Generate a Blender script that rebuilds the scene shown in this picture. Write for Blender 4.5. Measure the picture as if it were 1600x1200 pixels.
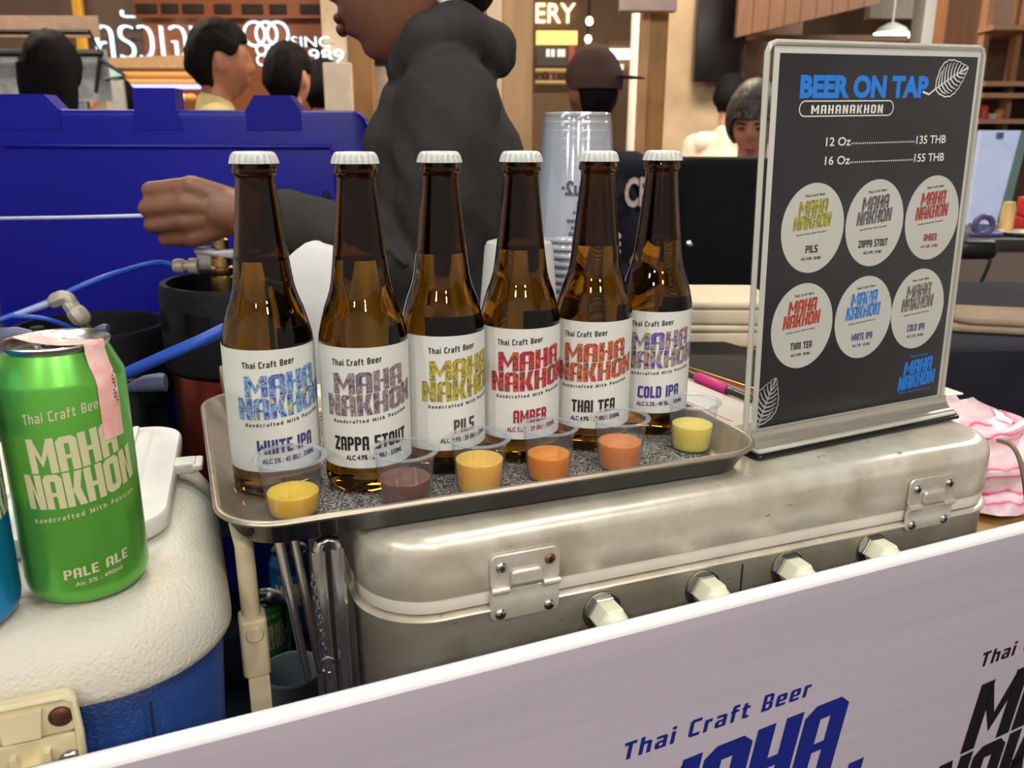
import bpy, math, random
from mathutils import Matrix, Vector, noise
R = math.radians
random.seed(7)
S = bpy.context.scene
for o in list(bpy.data.objects):
    bpy.data.objects.remove(o)
COL = S.collection

# ------------------------------------------------------------------ camera
cd = bpy.data.cameras.new('camera'); cam = bpy.data.objects.new('camera', cd); COL.objects.link(cam)
CZ, PITCH, ROLL, FPX = 1.33, R(16.2), R(-.25), 1325.0
cd.sensor_fit = 'HORIZONTAL'; cd.sensor_width = 36.0; cd.lens = 36.0 * FPX / 1600.0
cd.clip_start = .02; cd.clip_end = 60
cam.location = (0, 0, CZ)
CM = (Matrix.Rotation(R(90) - PITCH, 4, 'X') @ Matrix.Rotation(-ROLL, 4, 'Z'))
cam.rotation_euler = CM.to_euler()
cd.dof.use_dof = True; cd.dof.focus_distance = .62; cd.dof.aperture_fstop = 13.0
S.camera = cam

def PX(px, py, Y):
    """point at depth Y (metres ahead) seen at photo position px, py"""
    d = CM.to_3x3() @ Vector(((px - 800) / FPX, -(py - 600) / FPX, -1.0))
    return Vector((0, 0, CZ)) + d * (Y / d.y)
def PS(n, Y):
    """size in metres of n photo pixels at depth Y"""
    return n * Y / FPX * 1.02

# ------------------------------------------------------------------ world, lights, exposure
S.view_settings.view_transform = 'Standard'; S.view_settings.look = 'None'
S.view_settings.gamma = 1.0; S.view_settings.exposure = 0.12; S.view_settings.use_curve_mapping = False
W_ = bpy.data.worlds.new('hall'); S.world = W_; W_.use_nodes = True
bg = W_.node_tree.nodes['Background']; bg.inputs[0].default_value = (1.0, .90, .80, 1); bg.inputs[1].default_value = .42
S.cycles.max_bounces = 10; S.cycles.transparent_max_bounces = 40; S.cycles.transmission_bounces = 10
S.cycles.caustics_refractive = False; S.cycles.caustics_reflective = False
S.cycles.sample_clamp_indirect = 6.0
S.cycles.use_denoising = True

def area(name, loc, target, sx, sy, power, col):
    l = bpy.data.lights.new(name, 'AREA'); l.shape = 'RECTANGLE'; l.size = sx; l.size_y = sy
    l.energy = power; l.color = col
    o = bpy.data.objects.new(name, l); COL.objects.link(o); o.location = loc
    o.rotation_euler = (Vector(target) - Vector(loc)).to_track_quat('-Z', 'Y').to_euler()
    return o
COOL, WARM, NEUT = (.80, .92, 1.0), (1.0, .82, .60), (1.0, .97, .92)
area('stall_lamp', (-.55, .55, 2.35), (-.1, .6, 1.1), .25, 1.0, 8.5, COOL)
area('stall_lamp', (.55, .15, 2.5), (.1, .65, 1.1), .9, .3, 10, NEUT)
for hx, hy, hz in ((-1.5, -1.3, 2.7), (-.75, -1.9, 2.6), (.1, -1.5, 2.75), (.9, -1.9, 2.6), (1.6, -1.2, 2.7)):
    area('fill_spot', (hx, hy, hz), (.1, .55, 1.0), .13, .13, 11.5, (1.0, .94, .86))  # unseen spots behind the camera, added as frontal fill for upright faces
area('hall_lamp', (-2.2, 3.6, 3.2), (-2.2, 4.4, 1.2), 1.2, .4, 95, WARM)
area('hall_lamp', (.6, 3.8, 3.2), (.6, 4.4, 1.2), 1.2, .4, 95, WARM)
area('hall_lamp', (3.0, 3.4, 3.2), (2.6, 3.8, 1.2), 1.2, .4, 95, NEUT)
area('hall_lamp', (-.6, 1.9, 3.2), (-.2, 1.3, 1.2), .6, .3, 22, WARM)

# ------------------------------------------------------------------ materials
def lin(c):
    out = []
    for x in c[:3]:
        x = x / 255.0
        out.append(x / 12.92 if x <= .04045 else ((x + .055) / 1.055) ** 2.4)
    return tuple(out) + (1.0,)

def nd(nt, t, **kw):
    n = nt.nodes.new(t)
    for k, v in kw.items():
        if hasattr(n, k): setattr(n, k, v)
        else: n.inputs[k.replace('_', ' ')].default_value = v
    return n

def mat(name, col, rough=.5, metal=0.0, var=.08, scale=25.0, bump=0.0, bscale=300.0, spec=.5, trans=0.0, ior=1.45,
        coat=0.0, emit=0.0, col2=None, stretch=None, detail=3.0, emitcol=None):
    m = bpy.data.materials.new(name); m.use_nodes = True
    nt = m.node_tree; b = nt.nodes['Principled BSDF']
    c = lin(col); c2 = lin(col2) if col2 else tuple(max(0, x * (1 - 2 * var)) for x in c[:3]) + (1,)
    tc = nd(nt, 'ShaderNodeTexCoord'); src = tc.outputs['Object']
    if stretch:
        mp = nd(nt, 'ShaderNodeMapping'); mp.inputs['Scale'].default_value = stretch
        nt.links.new(src, mp.inputs[0]); src = mp.outputs[0]
    nz = nd(nt, 'ShaderNodeTexNoise'); nz.inputs['Scale'].default_value = scale; nz.inputs['Detail'].default_value = detail
    nt.links.new(src, nz.inputs['Vector'])
    mx = nd(nt, 'ShaderNodeMix', data_type='RGBA'); mx.inputs[6].default_value = c; mx.inputs[7].default_value = c2
    mr = nd(nt, 'ShaderNodeMapRange'); mr.inputs[1].default_value = .35; mr.inputs[2].default_value = .7
    nt.links.new(nz.outputs[0], mr.inputs[0]); nt.links.new(mr.outputs[0], mx.inputs[0])
    nt.links.new(mx.outputs[2], b.inputs['Base Color'])
    b.inputs['Roughness'].default_value = rough; b.inputs['Metallic'].default_value = metal
    b.inputs['Specular IOR Level'].default_value = spec; b.inputs['IOR'].default_value = ior
    b.inputs['Transmission Weight'].default_value = trans; b.inputs['Coat Weight'].default_value = coat
    if emit:
        b.inputs['Emission Color'].default_value = lin(emitcol or col); b.inputs['Emission Strength'].default_value = emit
    if bump:
        n2 = nd(nt, 'ShaderNodeTexNoise'); n2.inputs['Scale'].default_value = bscale; n2.inputs['Detail'].default_value = 2
        nt.links.new(src, n2.inputs['Vector'])
        bp = nd(nt, 'ShaderNodeBump'); bp.inputs['Strength'].default_value = bump; bp.inputs['Distance'].default_value = .002
        nt.links.new(n2.outputs[0], bp.inputs['Height']); nt.links.new(bp.outputs[0], b.inputs['Normal'])
    return m

def ramp(nt, stops, mode='LINEAR'):
    r = nd(nt, 'ShaderNodeValToRGB'); cr = r.color_ramp; cr.interpolation = mode
    while len(cr.elements) < len(stops): cr.elements.new(.5)
    for e, (p, c) in zip(cr.elements, stops): e.position = p; e.color = lin(c)
    return r

def art(name, cols, scale=130.0):
    """printed collage of small coloured drawings with ink lines"""
    m = bpy.data.materials.new(name); m.use_nodes = True
    nt = m.node_tree; b = nt.nodes['Principled BSDF']; b.inputs['Roughness'].default_value = .55
    tc = nd(nt, 'ShaderNodeTexCoord')
    nz = nd(nt, 'ShaderNodeTexNoise'); nz.inputs['Scale'].default_value = scale; nz.inputs['Detail'].default_value = 2.5; nz.inputs['Distortion'].default_value = 1.2
    nt.links.new(tc.outputs['Object'], nz.inputs['Vector'])
    n = len(cols)
    r = ramp(nt, [(.30 + .40 * i / n, c) for i, c in enumerate(cols)], 'CONSTANT')
    nt.links.new(nz.outputs[0], r.inputs[0])
    wv = nd(nt, 'ShaderNodeTexWave'); wv.inputs['Scale'].default_value = scale * 1.3; wv.inputs['Distortion'].default_value = 14; wv.inputs['Detail'].default_value = 2
    nt.links.new(tc.outputs['Object'], wv.inputs['Vector'])
    rr = ramp(nt, [(.0, (90, 85, 90)), (.22, (255, 255, 255))])
    nt.links.new(wv.outputs[0], rr.inputs[0])
    mx = nd(nt, 'ShaderNodeMix', data_type='RGBA', blend_type='MULTIPLY'); mx.inputs[0].default_value = .75
    nt.links.new(r.outputs[0], mx.inputs[6]); nt.links.new(rr.outputs[0], mx.inputs[7])
    nt.links.new(mx.outputs[2], b.inputs['Base Color'])
    return m

def clear(name, tint=(250, 252, 255), gloss=.06, haze=.05, edge=.4):
    """thin clear plastic: see-through with a sheen"""
    m = bpy.data.materials.new(name); m.use_nodes = True
    nt = m.node_tree; nt.nodes.remove(nt.nodes['Principled BSDF'])
    t = nd(nt, 'ShaderNodeBsdfTransparent'); t.inputs[0].default_value = lin(tint)
    g = nd(nt, 'ShaderNodeBsdfGlossy'); g.inputs['Roughness'].default_value = .08
    d = nd(nt, 'ShaderNodeBsdfDiffuse'); d.inputs[0].default_value = (.85, .87, .9, 1)
    lw = nd(nt, 'ShaderNodeLayerWeight'); lw.inputs[0].default_value = .5
    pw = nd(nt, 'ShaderNodeMath', operation='POWER'); pw.inputs[1].default_value = 4.0; nt.links.new(lw.outputs['Facing'], pw.inputs[0])
    mr = nd(nt, 'ShaderNodeMapRange'); mr.inputs[3].default_value = gloss; mr.inputs[4].default_value = edge
    nt.links.new(pw.outputs[0], mr.inputs[0])
    nz = nd(nt, 'ShaderNodeTexNoise'); nz.inputs['Scale'].default_value = 90
    m0 = nd(nt, 'ShaderNodeMath', operation='MULTIPLY'); m0.inputs[1].default_value = haze * 2
    nt.links.new(nz.outputs[0], m0.inputs[0])
    a = nd(nt, 'ShaderNodeMixShader'); nt.links.new(m0.outputs[0], a.inputs[0]); nt.links.new(t.outputs[0], a.inputs[1]); nt.links.new(d.outputs[0], a.inputs[2])
    b = nd(nt, 'ShaderNodeMixShader'); nt.links.new(mr.outputs[0], b.inputs[0]); nt.links.new(a.outputs[0], b.inputs[1]); nt.links.new(g.outputs[0], b.inputs[2])
    nt.links.new(b.outputs[0], nt.nodes['Material Output'].inputs[0])
    return m

def glow(name, col, strength):
    return mat(name, col, .5, emit=strength, var=.02)

TMP = bpy.data.scenes.new('scratch')          # a scratch scene so that skins and letters evaluate quickly
def evaluated(o):
    TMP.collection.objects.link(o); vl = TMP.view_layers[0]; vl.update(); dg = vl.depsgraph
    me = bpy.data.meshes.new_from_object(o.evaluated_get(dg)); TMP.collection.objects.unlink(o); return me
# ------------------------------------------------------------------ mesh builder
class MB:
    def __init__(s): s.v = []; s.f = []
    def add(s, vs, fs, M=None):
        o = len(s.v)
        for p in vs:
            p = Vector(p)
            s.v.append(tuple(M @ p) if M is not None else tuple(p))
        s.f.extend(tuple(i + o for i in f) for f in fs)
        return s
    def loft(s, rings, cap0=True, cap1=True, M=None, close=False):
        n = len(rings[0]); vs = [p for r in rings for p in r]; fs = []
        m = len(rings)
        for i in range(m if close else m - 1):
            a, b = i * n, ((i + 1) % m) * n
            for j in range(n):
                k = (j + 1) % n
                fs.append((a + j, a + k, b + k, b + j))
        if not close:
            if cap0: fs.append(tuple(reversed(range(n))))
            if cap1: fs.append(tuple((m - 1) * n + j for j in range(n)))
        return s.add(vs, fs, M)
    def lathe(s, prof, n=48, M=None, cap0=True, cap1=True):
        return s.loft([[(r * math.cos(2 * math.pi * j / n), r * math.sin(2 * math.pi * j / n), z) for j in range(n)] for r, z in prof], cap0, cap1, M)
    def rr(s, w, d, r, z, n=8, cx=0, cy=0):
        r = max(.0001, min(r, w / 2 - 1e-4, d / 2 - 1e-4)); out = []
        for qx, qy, a0 in ((1, 1, 0), (-1, 1, 90), (-1, -1, 180), (1, -1, 270)):
            for i in range(n + 1):
                a = R(a0 + 90 * i / n)
                out.append((cx + qx * (w / 2 - r) + r * math.cos(a), cy + qy * (d / 2 - r) + r * math.sin(a), z))
        return out
    def rloft(s, w, d, r, prof, n=8, cx=0, cy=0, cap0=True, cap1=True, M=None, close=False):
        """prof: (inset, z) list swept round a rounded rectangle"""
        return s.loft([s.rr(w - 2 * i, d - 2 * i, r - i, z, n, cx, cy) for i, z in prof], cap0, cap1, M, close)
    def slab(s, w, d, z0, z1, r=.01, e=.003, cx=0, cy=0, n=6, M=None):
        e = min(e, (z1 - z0) * .49)
        pr = [(e * (1 - math.sin(R(a))), z0 + e * (1 - math.cos(R(a)))) for a in (0, 30, 60, 90)]
        pr += [(e * (1 - math.cos(R(a))), z1 - e * (1 - math.sin(R(a)))) for a in (0, 30, 60, 90)]
        return s.rloft(w, d, r, pr, n, cx, cy, M=M)
    def box(s, c, size, M=None, e=0.0):
        x, y, z = size
        if e <= 0:
            vs = [(c[0] + i * x / 2, c[1] + j * y / 2, c[2] + k * z / 2) for k in (-1, 1) for i, j in ((-1, -1), (1, -1), (1, 1), (-1, 1))]
            return s.add(vs, [(3, 2, 1, 0), (4, 5, 6, 7), (0, 1, 5, 4), (1, 2, 6, 5), (2, 3, 7, 6), (3, 0, 4, 7)], M)
        return s.slab(x, y, c[2] - z / 2, c[2] + z / 2, e, e, c[0], c[1], 3, M)
    def ell(s, c, rad, n=20, m=12, M=None):
        prof = []
        rings = []
        for i in range(1, m):
            t = math.pi * i / m - math.pi / 2
            rings.append([(c[0] + rad[0] * math.cos(t) * math.cos(2 * math.pi * j / n), c[1] + rad[1] * math.cos(t) * math.sin(2 * math.pi * j / n), c[2] + rad[2] * math.sin(t)) for j in range(n)])
        return s.loft(rings, True, True, M)
    def tube(s, pts, r, n=12, cap=True, M=None, closed=False):
        pts = [Vector(p) for p in pts]; rs = r if isinstance(r, (list, tuple)) else [r] * len(pts)
        rings = []; up = Vector((0, 0, 1)); prev = None
        N = len(pts)
        for i, p in enumerate(pts):
            if closed: t = pts[(i + 1) % N] - pts[i - 1]
            else: t = (pts[min(i + 1, N - 1)] - pts[max(i - 1, 0)])
            t.normalize()
            if prev is None:
                a = t.cross(up if abs(t.z) < .95 else Vector((1, 0, 0))).normalized()
            else:
                a = (prev - t * prev.dot(t)).normalized()
            b = t.cross(a); prev = a
            rings.append([tuple(p + (a * math.cos(2 * math.pi * j / n) + b * math.sin(2 * math.pi * j / n)) * rs[i]) for j in range(n)])
        return s.loft(rings, cap, cap, M, close=closed)
    def cap(s, p1, r1, p2, r2, n=16, M=None):
        """tapered capsule"""
        p1, p2 = Vector(p1), Vector(p2); d = p2 - p1; L = d.length; d.normalize()
        pts, rs = [], []
        for a in (80, 60, 40, 20): pts.append(p1 - d * r1 * math.sin(R(a))); rs.append(r1 * math.cos(R(a)))
        pts += [p1, p1 + d * L * .5, p2]; rs += [r1, (r1 + r2) / 2, r2]
        for a in (20, 40, 60, 80): pts.append(p2 + d * r2 * math.sin(R(a))); rs.append(r2 * math.cos(R(a)))
        return s.tube(pts, rs, n, True, M)
    def prism(s, poly, z0, z1, M=None):
        n = len(poly)
        vs = [(x, y, z0) for x, y in poly] + [(x, y, z1) for x, y in poly]
        fs = [tuple(reversed(range(n))), tuple(range(n, 2 * n))] + [(i, (i + 1) % n, n + (i + 1) % n, n + i) for i in range(n)]
        return s.add(vs, fs, M)

def T(x=0, y=0, z=0): return Matrix.Translation((x, y, z))
def RX(a): return Matrix.Rotation(R(a), 4, 'X')
def RY(a): return Matrix.Rotation(R(a), 4, 'Y')
def RZ(a): return Matrix.Rotation(R(a), 4, 'Z')
def ease(a, b, x):
    t = max(0, min(1, (x - a) / (b - a))); return t * t * (3 - 2 * t)
def bez(p0, p1, p2, p3, n=16):
    p0, p1, p2, p3 = map(Vector, (p0, p1, p2, p3))
    return [p0 * (1 - t) ** 3 + p1 * 3 * t * (1 - t) ** 2 + p2 * 3 * t * t * (1 - t) + p3 * t ** 3 for t in (i / n for i in range(n + 1))]
def spline(P, n=8):
    P = [Vector(p) for p in P]; out = []
    for i in range(len(P) - 1):
        a, b, c, d = P[max(i - 1, 0)], P[i], P[i + 1], P[min(i + 2, len(P) - 1)]
        for k in range(n):
            t = k / n
            out.append(.5 * (2 * b + (c - a) * t + (2 * a - 5 * b + 4 * c - d) * t * t + (3 * b - a - 3 * c + d) * t ** 3))
    out.append(P[-1]); return out

def link_mesh(name, me, m, parent=None, loc=None, rot=None, smooth=True, ang=38):
    if m is not None: me.materials.clear(); me.materials.append(m)
    if smooth:
        me.shade_smooth(); me.set_sharp_from_angle(angle=R(ang))
    o = bpy.data.objects.new(name, me); COL.objects.link(o)
    if parent is not None: o.parent = parent
    if loc is not None: o.location = loc
    if rot is not None: o.rotation_euler = rot
    return o
def obj(name, mb, m, parent=None, loc=None, rot=None, smooth=True, ang=38):
    me = bpy.data.meshes.new(name); me.from_pydata(mb.v, [], mb.f); me.update(); me.validate()
    return link_mesh(name, me, m, parent, loc, rot, smooth, ang)
def mesh_of(name, mb, m, **k):
    o = obj(name, mb, m, **k); me = o.data; bpy.data.objects.remove(o); return me
def tag(o, label, cat, group=None, kind=None):
    o['label'] = label; o['category'] = cat
    if group: o['group'] = group
    if kind: o['kind'] = kind
    return o
def thing(name, label, cat, loc=(0, 0, 0), rz=0.0, group=None):
    o = bpy.data.objects.new(name, None); COL.objects.link(o); o.location = loc; o.rotation_euler = (0, 0, rz); o.empty_display_size = .05
    return tag(o, label, cat, group)
def struct(name, mb, m, smooth=False):
    o = obj(name, mb, m, smooth=smooth); o['kind'] = 'structure'; return o
def dup(root, loc, rz, label=None):
    r = root.copy(); COL.objects.link(r); r.location = loc; r.rotation_euler = (0, 0, rz)
    if label: r['label'] = label
    for ch in list(root.children):
        c = ch.copy(); COL.objects.link(c); c.parent = r
        for g in list(ch.children):
            q = g.copy(); COL.objects.link(q); q.parent = c
    return r

def solid(mb, voxel, it=6, fac=.5):
    """one continuous skin over the overlapping shapes of mb"""
    me = bpy.data.meshes.new('tmp'); me.from_pydata(mb.v, [], mb.f); me.update()
    o = bpy.data.objects.new('tmp', me)
    r = o.modifiers.new('r', 'REMESH'); r.mode = 'VOXEL'; r.voxel_size = voxel
    s = o.modifiers.new('s', 'SMOOTH'); s.factor = fac; s.iterations = it
    out = evaluated(o)
    bpy.data.objects.remove(o); bpy.data.meshes.remove(me)
    return out

_tc = {}
def text(s, size=1.0, bold=.0, sx=1.0, shear=0.0, align='LEFT', space=1.0):
    """flat lettering as (verts, faces); size is the cap height"""
    key = (s, bold, shear, space)
    if key not in _tc:
        cu = bpy.data.curves.new('tmp', 'FONT'); cu.body = s; cu.size = 1.0; cu.offset = bold; cu.shear = shear; cu.space_character = space
        cu.fill_mode = 'FRONT'; cu.resolution_u = 3
        o = bpy.data.objects.new('tmp', cu)
        me = evaluated(o)
        vs = [tuple(v.co) for v in me.vertices]; fs = [tuple(p.vertices) for p in me.polygons]
        bpy.data.objects.remove(o); bpy.data.curves.remove(cu); bpy.data.meshes.remove(me)
        _tc[key] = (vs, fs)
    vs, fs = _tc[key]; k = size / .73
    x0 = min(v[0] for v in vs); x1 = max(v[0] for v in vs)
    off = {'LEFT': x0, 'CENTER': (x0 + x1) / 2, 'RIGHT': x1}[align]
    return [((v[0] - off) * k * sx, v[1] * k, 0) for v in vs], fs
def twidth(g): return max(v[0] for v in g[0]) - min(v[0] for v in g[0])
def fit(s, width, size, **kw):
    """text squeezed to an exact width"""
    g = text(s, size, **kw); k = width / twidth(g)
    return [(v[0] * k, v[1], 0) for v in g[0]], g[1]
def warp(g, f): return [f(*v[:2]) for v in g[0]], g[1]
def shift(g, dx, dy): return [(v[0] + dx, v[1] + dy, 0) for v in g[0]], g[1]

# block lettering of the brewery's two-row logo
def letter(c, h=1.9, s=.385):
    k = .22; q = []
    def rc(x0, y0, x1, y1): q.append(((x0, y0), (x1, y0), (x1, y1), (x0, y1)))
    w = 1.0
    if c == 'A':
        rc(0, 0, s, h - k); rc(1 - s, 0, 1, h - k); q.append(((0, h - k), (1, h - k), (1 - k, h), (k, h)))
        rc(s, h - s, 1 - s, h - k); rc(s, .36 * h, 1 - s, .36 * h + .22)
    elif c == 'H':
        rc(0, 0, s, h); rc(1 - s, 0, 1, h); rc(s, .42 * h, 1 - s, .42 * h + .26)
    elif c == 'M':
        w = 1.4; rc(0, 0, s, h * .62); rc(w - s, 0, w, h * .62); q.append(((0, h * .62), (s, h * .62), (s, h), (0, h))); q.append(((w - s, h * .62), (w, h * .62), (w, h), (w - s, h)))
        q.append(((s * .9, h), (s * .9, h * .62), (w / 2 - .02, h * .18), (w / 2 - .02, h * .46))); q.append(((w / 2 - .02, h * .18), (w - s * .9, h * .62), (w - s * .9, h), (w / 2 - .02, h * .46)))
    elif c == 'N':
        rc(0, 0, s, h); rc(1 - s, 0, 1, h); q.append(((s, h), (s, h * .62), (1 - s, 0), (1 - s, h * .38)))
    elif c == 'K':
        rc(0, 0, s, h); q.append(((s, .38 * h), (s * 1.9, .38 * h), (1, h), (1 - s, h))); q.append(((s, .52 * h), (1 - s, 0), (1, 0), (s * 2.0, .56 * h)))
    elif c == 'O':
        rc(0, k, s, h - k); rc(1 - s, k, 1, h - k); q.append(((0, h - k), (1, h - k), (1 - k, h), (k, h))); q.append(((k, 0), (1 - k, 0), (1, k), (0, k)))
        rc(s, h - s, 1 - s, h - k); rc(s, k, 1 - s, s)
    return q, w
def logo(W, H, rise=.10, shear=.0, bend=.05, nx=3, ny=2):
    """(verts, faces) of MAHA over NAKHON, W wide and H tall, lower left at 0,0"""
    vs, fs = [], []
    for word, x0, x1, y0, y1 in (('MAHA', .09, .86, .515, 1.0), ('NAKHON', 0, 1, 0, .495)):
        ls = [letter(c) for c in word]; gap = .07
        tot = sum(w for _, w in ls) + gap * (len(ls) - 1); x = 0
        for qs, w in ls:
            for q in qs:
                o = len(vs)
                for j in range(ny + 1):
                    for i in range(nx + 1):
                        a, b = i / nx, j / ny
                        p = [(q[0][t] * (1 - a) + q[1][t] * a) * (1 - b) + (q[3][t] * (1 - a) + q[2][t] * a) * b for t in (0, 1)]
                        X = x0 + (x1 - x0) * (x + p[0]) / tot; Y = y0 + (y1 - y0) * p[1] / 1.9
                        vs.append(((X + shear * Y * H / W) * W, Y * H + rise * (X - .5) * W + bend * W * (X - .5) ** 2 * 2, 0))
                for j in range(ny):
                    for i in range(nx):
                        k = o + j * (nx + 1) + i
                        fs.append((k, k + 1, k + nx + 2, k + nx + 1))
            x += w + gap
    return vs, fs
def glyph(c, s, h=1.9):
    """square techno letters: (quads, advance width)"""
    x = h * .72; q = []
    def rc(x0, y0, x1, y1): q.append(((x0, y0), (x1, y0), (x1, y1), (x0, y1)))
    w, m = 1.0, h * .48
    if c in 'AHMNKO': return letter(c, h, s)
    if c == ' ': return [], .55
    if c == 'T': rc(0, h - s, 1, h); rc(.5 - s / 2, 0, .5 + s / 2, h - s)
    elif c == 'I': w = s; rc(0, 0, s, h)
    elif c == 'L': w = .85; rc(0, 0, s, h); rc(s, 0, w, s)
    elif c == 'E': w = .85; rc(0, 0, s, h); rc(s, 0, w, s); rc(s, h - s, w, h); rc(s, m - s * .4, w * .92, m + s * .4)
    elif c in 'PR':
        rc(0, 0, s, h); rc(s, h - s * .9, 1 - s * .5, h); rc(1 - s, m, 1, h - s * .5); rc(s, m - s * .45, 1 - s * .4, m + s * .4)
        if c == 'R': q.append(((1 - s, 0), (1, 0), (1 - s * .2, m - s * .3), (1 - s * 1.4, m - s * .3)))
    elif c == 'B': rc(0, 0, s, h); rc(s, 0, .82, s * .9); rc(s, h - s * .9, .82, h); rc(s, m - s * .4, .82, m + s * .4); rc(1 - s, s * .4, 1, m - s * .15); rc(1 - s, m + s * .15, .97, h - s * .4)
    elif c == 'C': rc(0, s * .4, s, h - s * .4); rc(s * .4, 0, 1, s); rc(s * .4, h - s, 1, h)
    elif c == 'D': rc(0, 0, s, h); rc(s, 0, 1 - s * .5, s); rc(s, h - s, 1 - s * .5, h); rc(1 - s, s * .4, 1, h - s * .4)
    elif c == 'S': rc(.05, h - s, 1, h); rc(0, m, s, h - s * .4); rc(s * .3, m - s * .45, 1 - s * .3, m + s * .45); rc(1 - s, s * .4, 1, m); rc(0, 0, .95, s)
    elif c == 'U': rc(0, s * .4, s, h); rc(1 - s, s * .4, 1, h); rc(s * .4, 0, 1 - s * .4, s)
    elif c == 'W':
        w = 1.45; rc(0, 0, s, h); rc(w - s, 0, w, h); q.append(((s * .9, 0), (w / 2, h * .50), (w / 2, h * .78), (s * .9, h * .40))); q.append(((w / 2, h * .50), (w - s * .9, 0), (w - s * .9, h * .40), (w / 2, h * .78)))
    elif c == 'Z': rc(0, 0, 1, s); rc(0, h - s, 1, h); q.append(((0, s), (s * 1.2, s), (1, h - s), (1 - s * 1.2, h - s)))
    elif c == 'h': rc(0, 0, s, h); rc(s, x - s * .9, 1 - s * .4, x); rc(1 - s, 0, 1, x - s * .3)
    elif c == 'n': rc(0, 0, s, x); rc(s, x - s * .9, 1 - s * .4, x); rc(1 - s, 0, 1, x - s * .3)
    elif c == 'a': rc(.05, x - s * .85, 1 - s * .4, x); rc(1 - s, 0, 1, x - s * .3); rc(s * .3, 0, 1 - s, s * .8); rc(0, s * .3, s, x * .52); rc(s * .5, x * .42, 1 - s, x * .42 + s * .75)
    elif c == 'i': w = s; rc(0, 0, s, x); rc(0, x + s * .6, s, h)
    elif c == 'r': w = .68; rc(0, 0, s, x); rc(s, x - s, w, x)
    elif c == 'f': w = .72; rc(.1, 0, .1 + s, h - s * .3); rc(.2, h - s * .9, w, h); rc(0, x - s * .85, w, x)
    elif c == 't': w = .72; rc(.1, s * .3, .1 + s, h * .92); rc(0, x - s * .85, w, x); rc(.1 + s * .5, 0, w, s * .9)
    elif c == 'e': rc(0, s * .3, s, x - s * .3); rc(s * .3, x - s * .85, 1 - s * .3, x); rc(1 - s, x * .45, 1, x - s * .3); rc(s, x * .38, 1 - s * .2, x * .38 + s * .7); rc(s * .3, 0, .95, s * .85)
    elif c == 'd': rc(1 - s, 0, 1, h); rc(0, s * .3, s, x - s * .3); rc(s * .3, x - s * .9, 1 - s, x); rc(s * .3, 0, 1 - s, s * .9)
    elif c == 'c': w = .9; rc(0, s * .3, s, x - s * .3); rc(s * .3, x - s * .9, w, x); rc(s * .3, 0, w, s * .9)
    elif c == 'o': rc(0, s * .3, s, x - s * .3); rc(1 - s, s * .3, 1, x - s * .3); rc(s * .3, x - s * .9, 1 - s * .3, x); rc(s * .3, 0, 1 - s * .3, s * .9)
    elif c == 's': rc(.05, x - s * .8, .95, x); rc(0, x * .5, s, x - s * .3); rc(s * .3, x * .38, 1 - s * .3, x * .38 + s * .75); rc(1 - s, s * .3, 1, x * .48); rc(.02, 0, .92, s * .8)
    return q, w
def blk(txt, width, height, s=.32, gap=.24, shear=0.0, nx=2):
    """a line of techno lettering, exactly width wide and height tall"""
    G = [glyph(c, s) for c in txt]; tot = sum(w for _, w in G) + gap * (len(G) - 1); x = 0; vs, fs = [], []
    for qs, w in G:
        for q in qs:
            o = len(vs)
            for j in (0, 1):
                for i in range(nx + 1):
                    a = i / nx; p = [q[0][t] * (1 - a) + q[1][t] * a if j == 0 else q[3][t] * (1 - a) + q[2][t] * a for t in (0, 1)]
                    Y = p[1] / 1.9 * height; vs.append(((x + p[0]) / tot * width + shear * Y, Y, 0))
            for i in range(nx): fs.append((o + i, o + i + 1, o + nx + 2 + i, o + nx + 1 + i))
        x += w + gap
    return vs, fs
def flat(mb, g, M=None, dz=0.0): return mb.add([(v[0], v[1], dz) for v in g[0]], g[1], M)
# ------------------------------------------------------------------ shared materials
WHITE = mat('white_plastic', (226, 224, 216), .45, var=.03)
BLACK = mat('black_plastic', (14, 14, 16), .45)
STEEL = mat('steel', (190, 188, 182), .25, 1.0, var=.06, scale=60)
CREAM = mat('cream_plastic', (222, 208, 168), .4, var=.05, scale=40)
INK = mat('black_ink', (26, 24, 26), .6, var=.0)
WINK = mat('white_ink', (236, 234, 228), .6, var=.0)
# the stall's own axes: u along the counter, v away from the customer
TH = R(21.5); UX, UY = math.cos(TH), math.sin(TH)
def W(u, v, z=0.0): return Vector((u * UX - v * UY, u * UY + v * UX, z))
TZ = 1.0911                                  # tray floor

# ------------------------------------------------------------------ setting
FLOOR = mat('floor_tile', (92, 80, 70), .35, var=.12, scale=2)
struct('floor', MB().box((0, 5, -.03), (16, 18, .06)), FLOOR)
CEIL = mat('ceiling_paint', (118, 104, 92), .8, var=.05, scale=1)
struct('ceiling', MB().box((0, 5, 3.56), (16, 18, .1)), CEIL)

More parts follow.
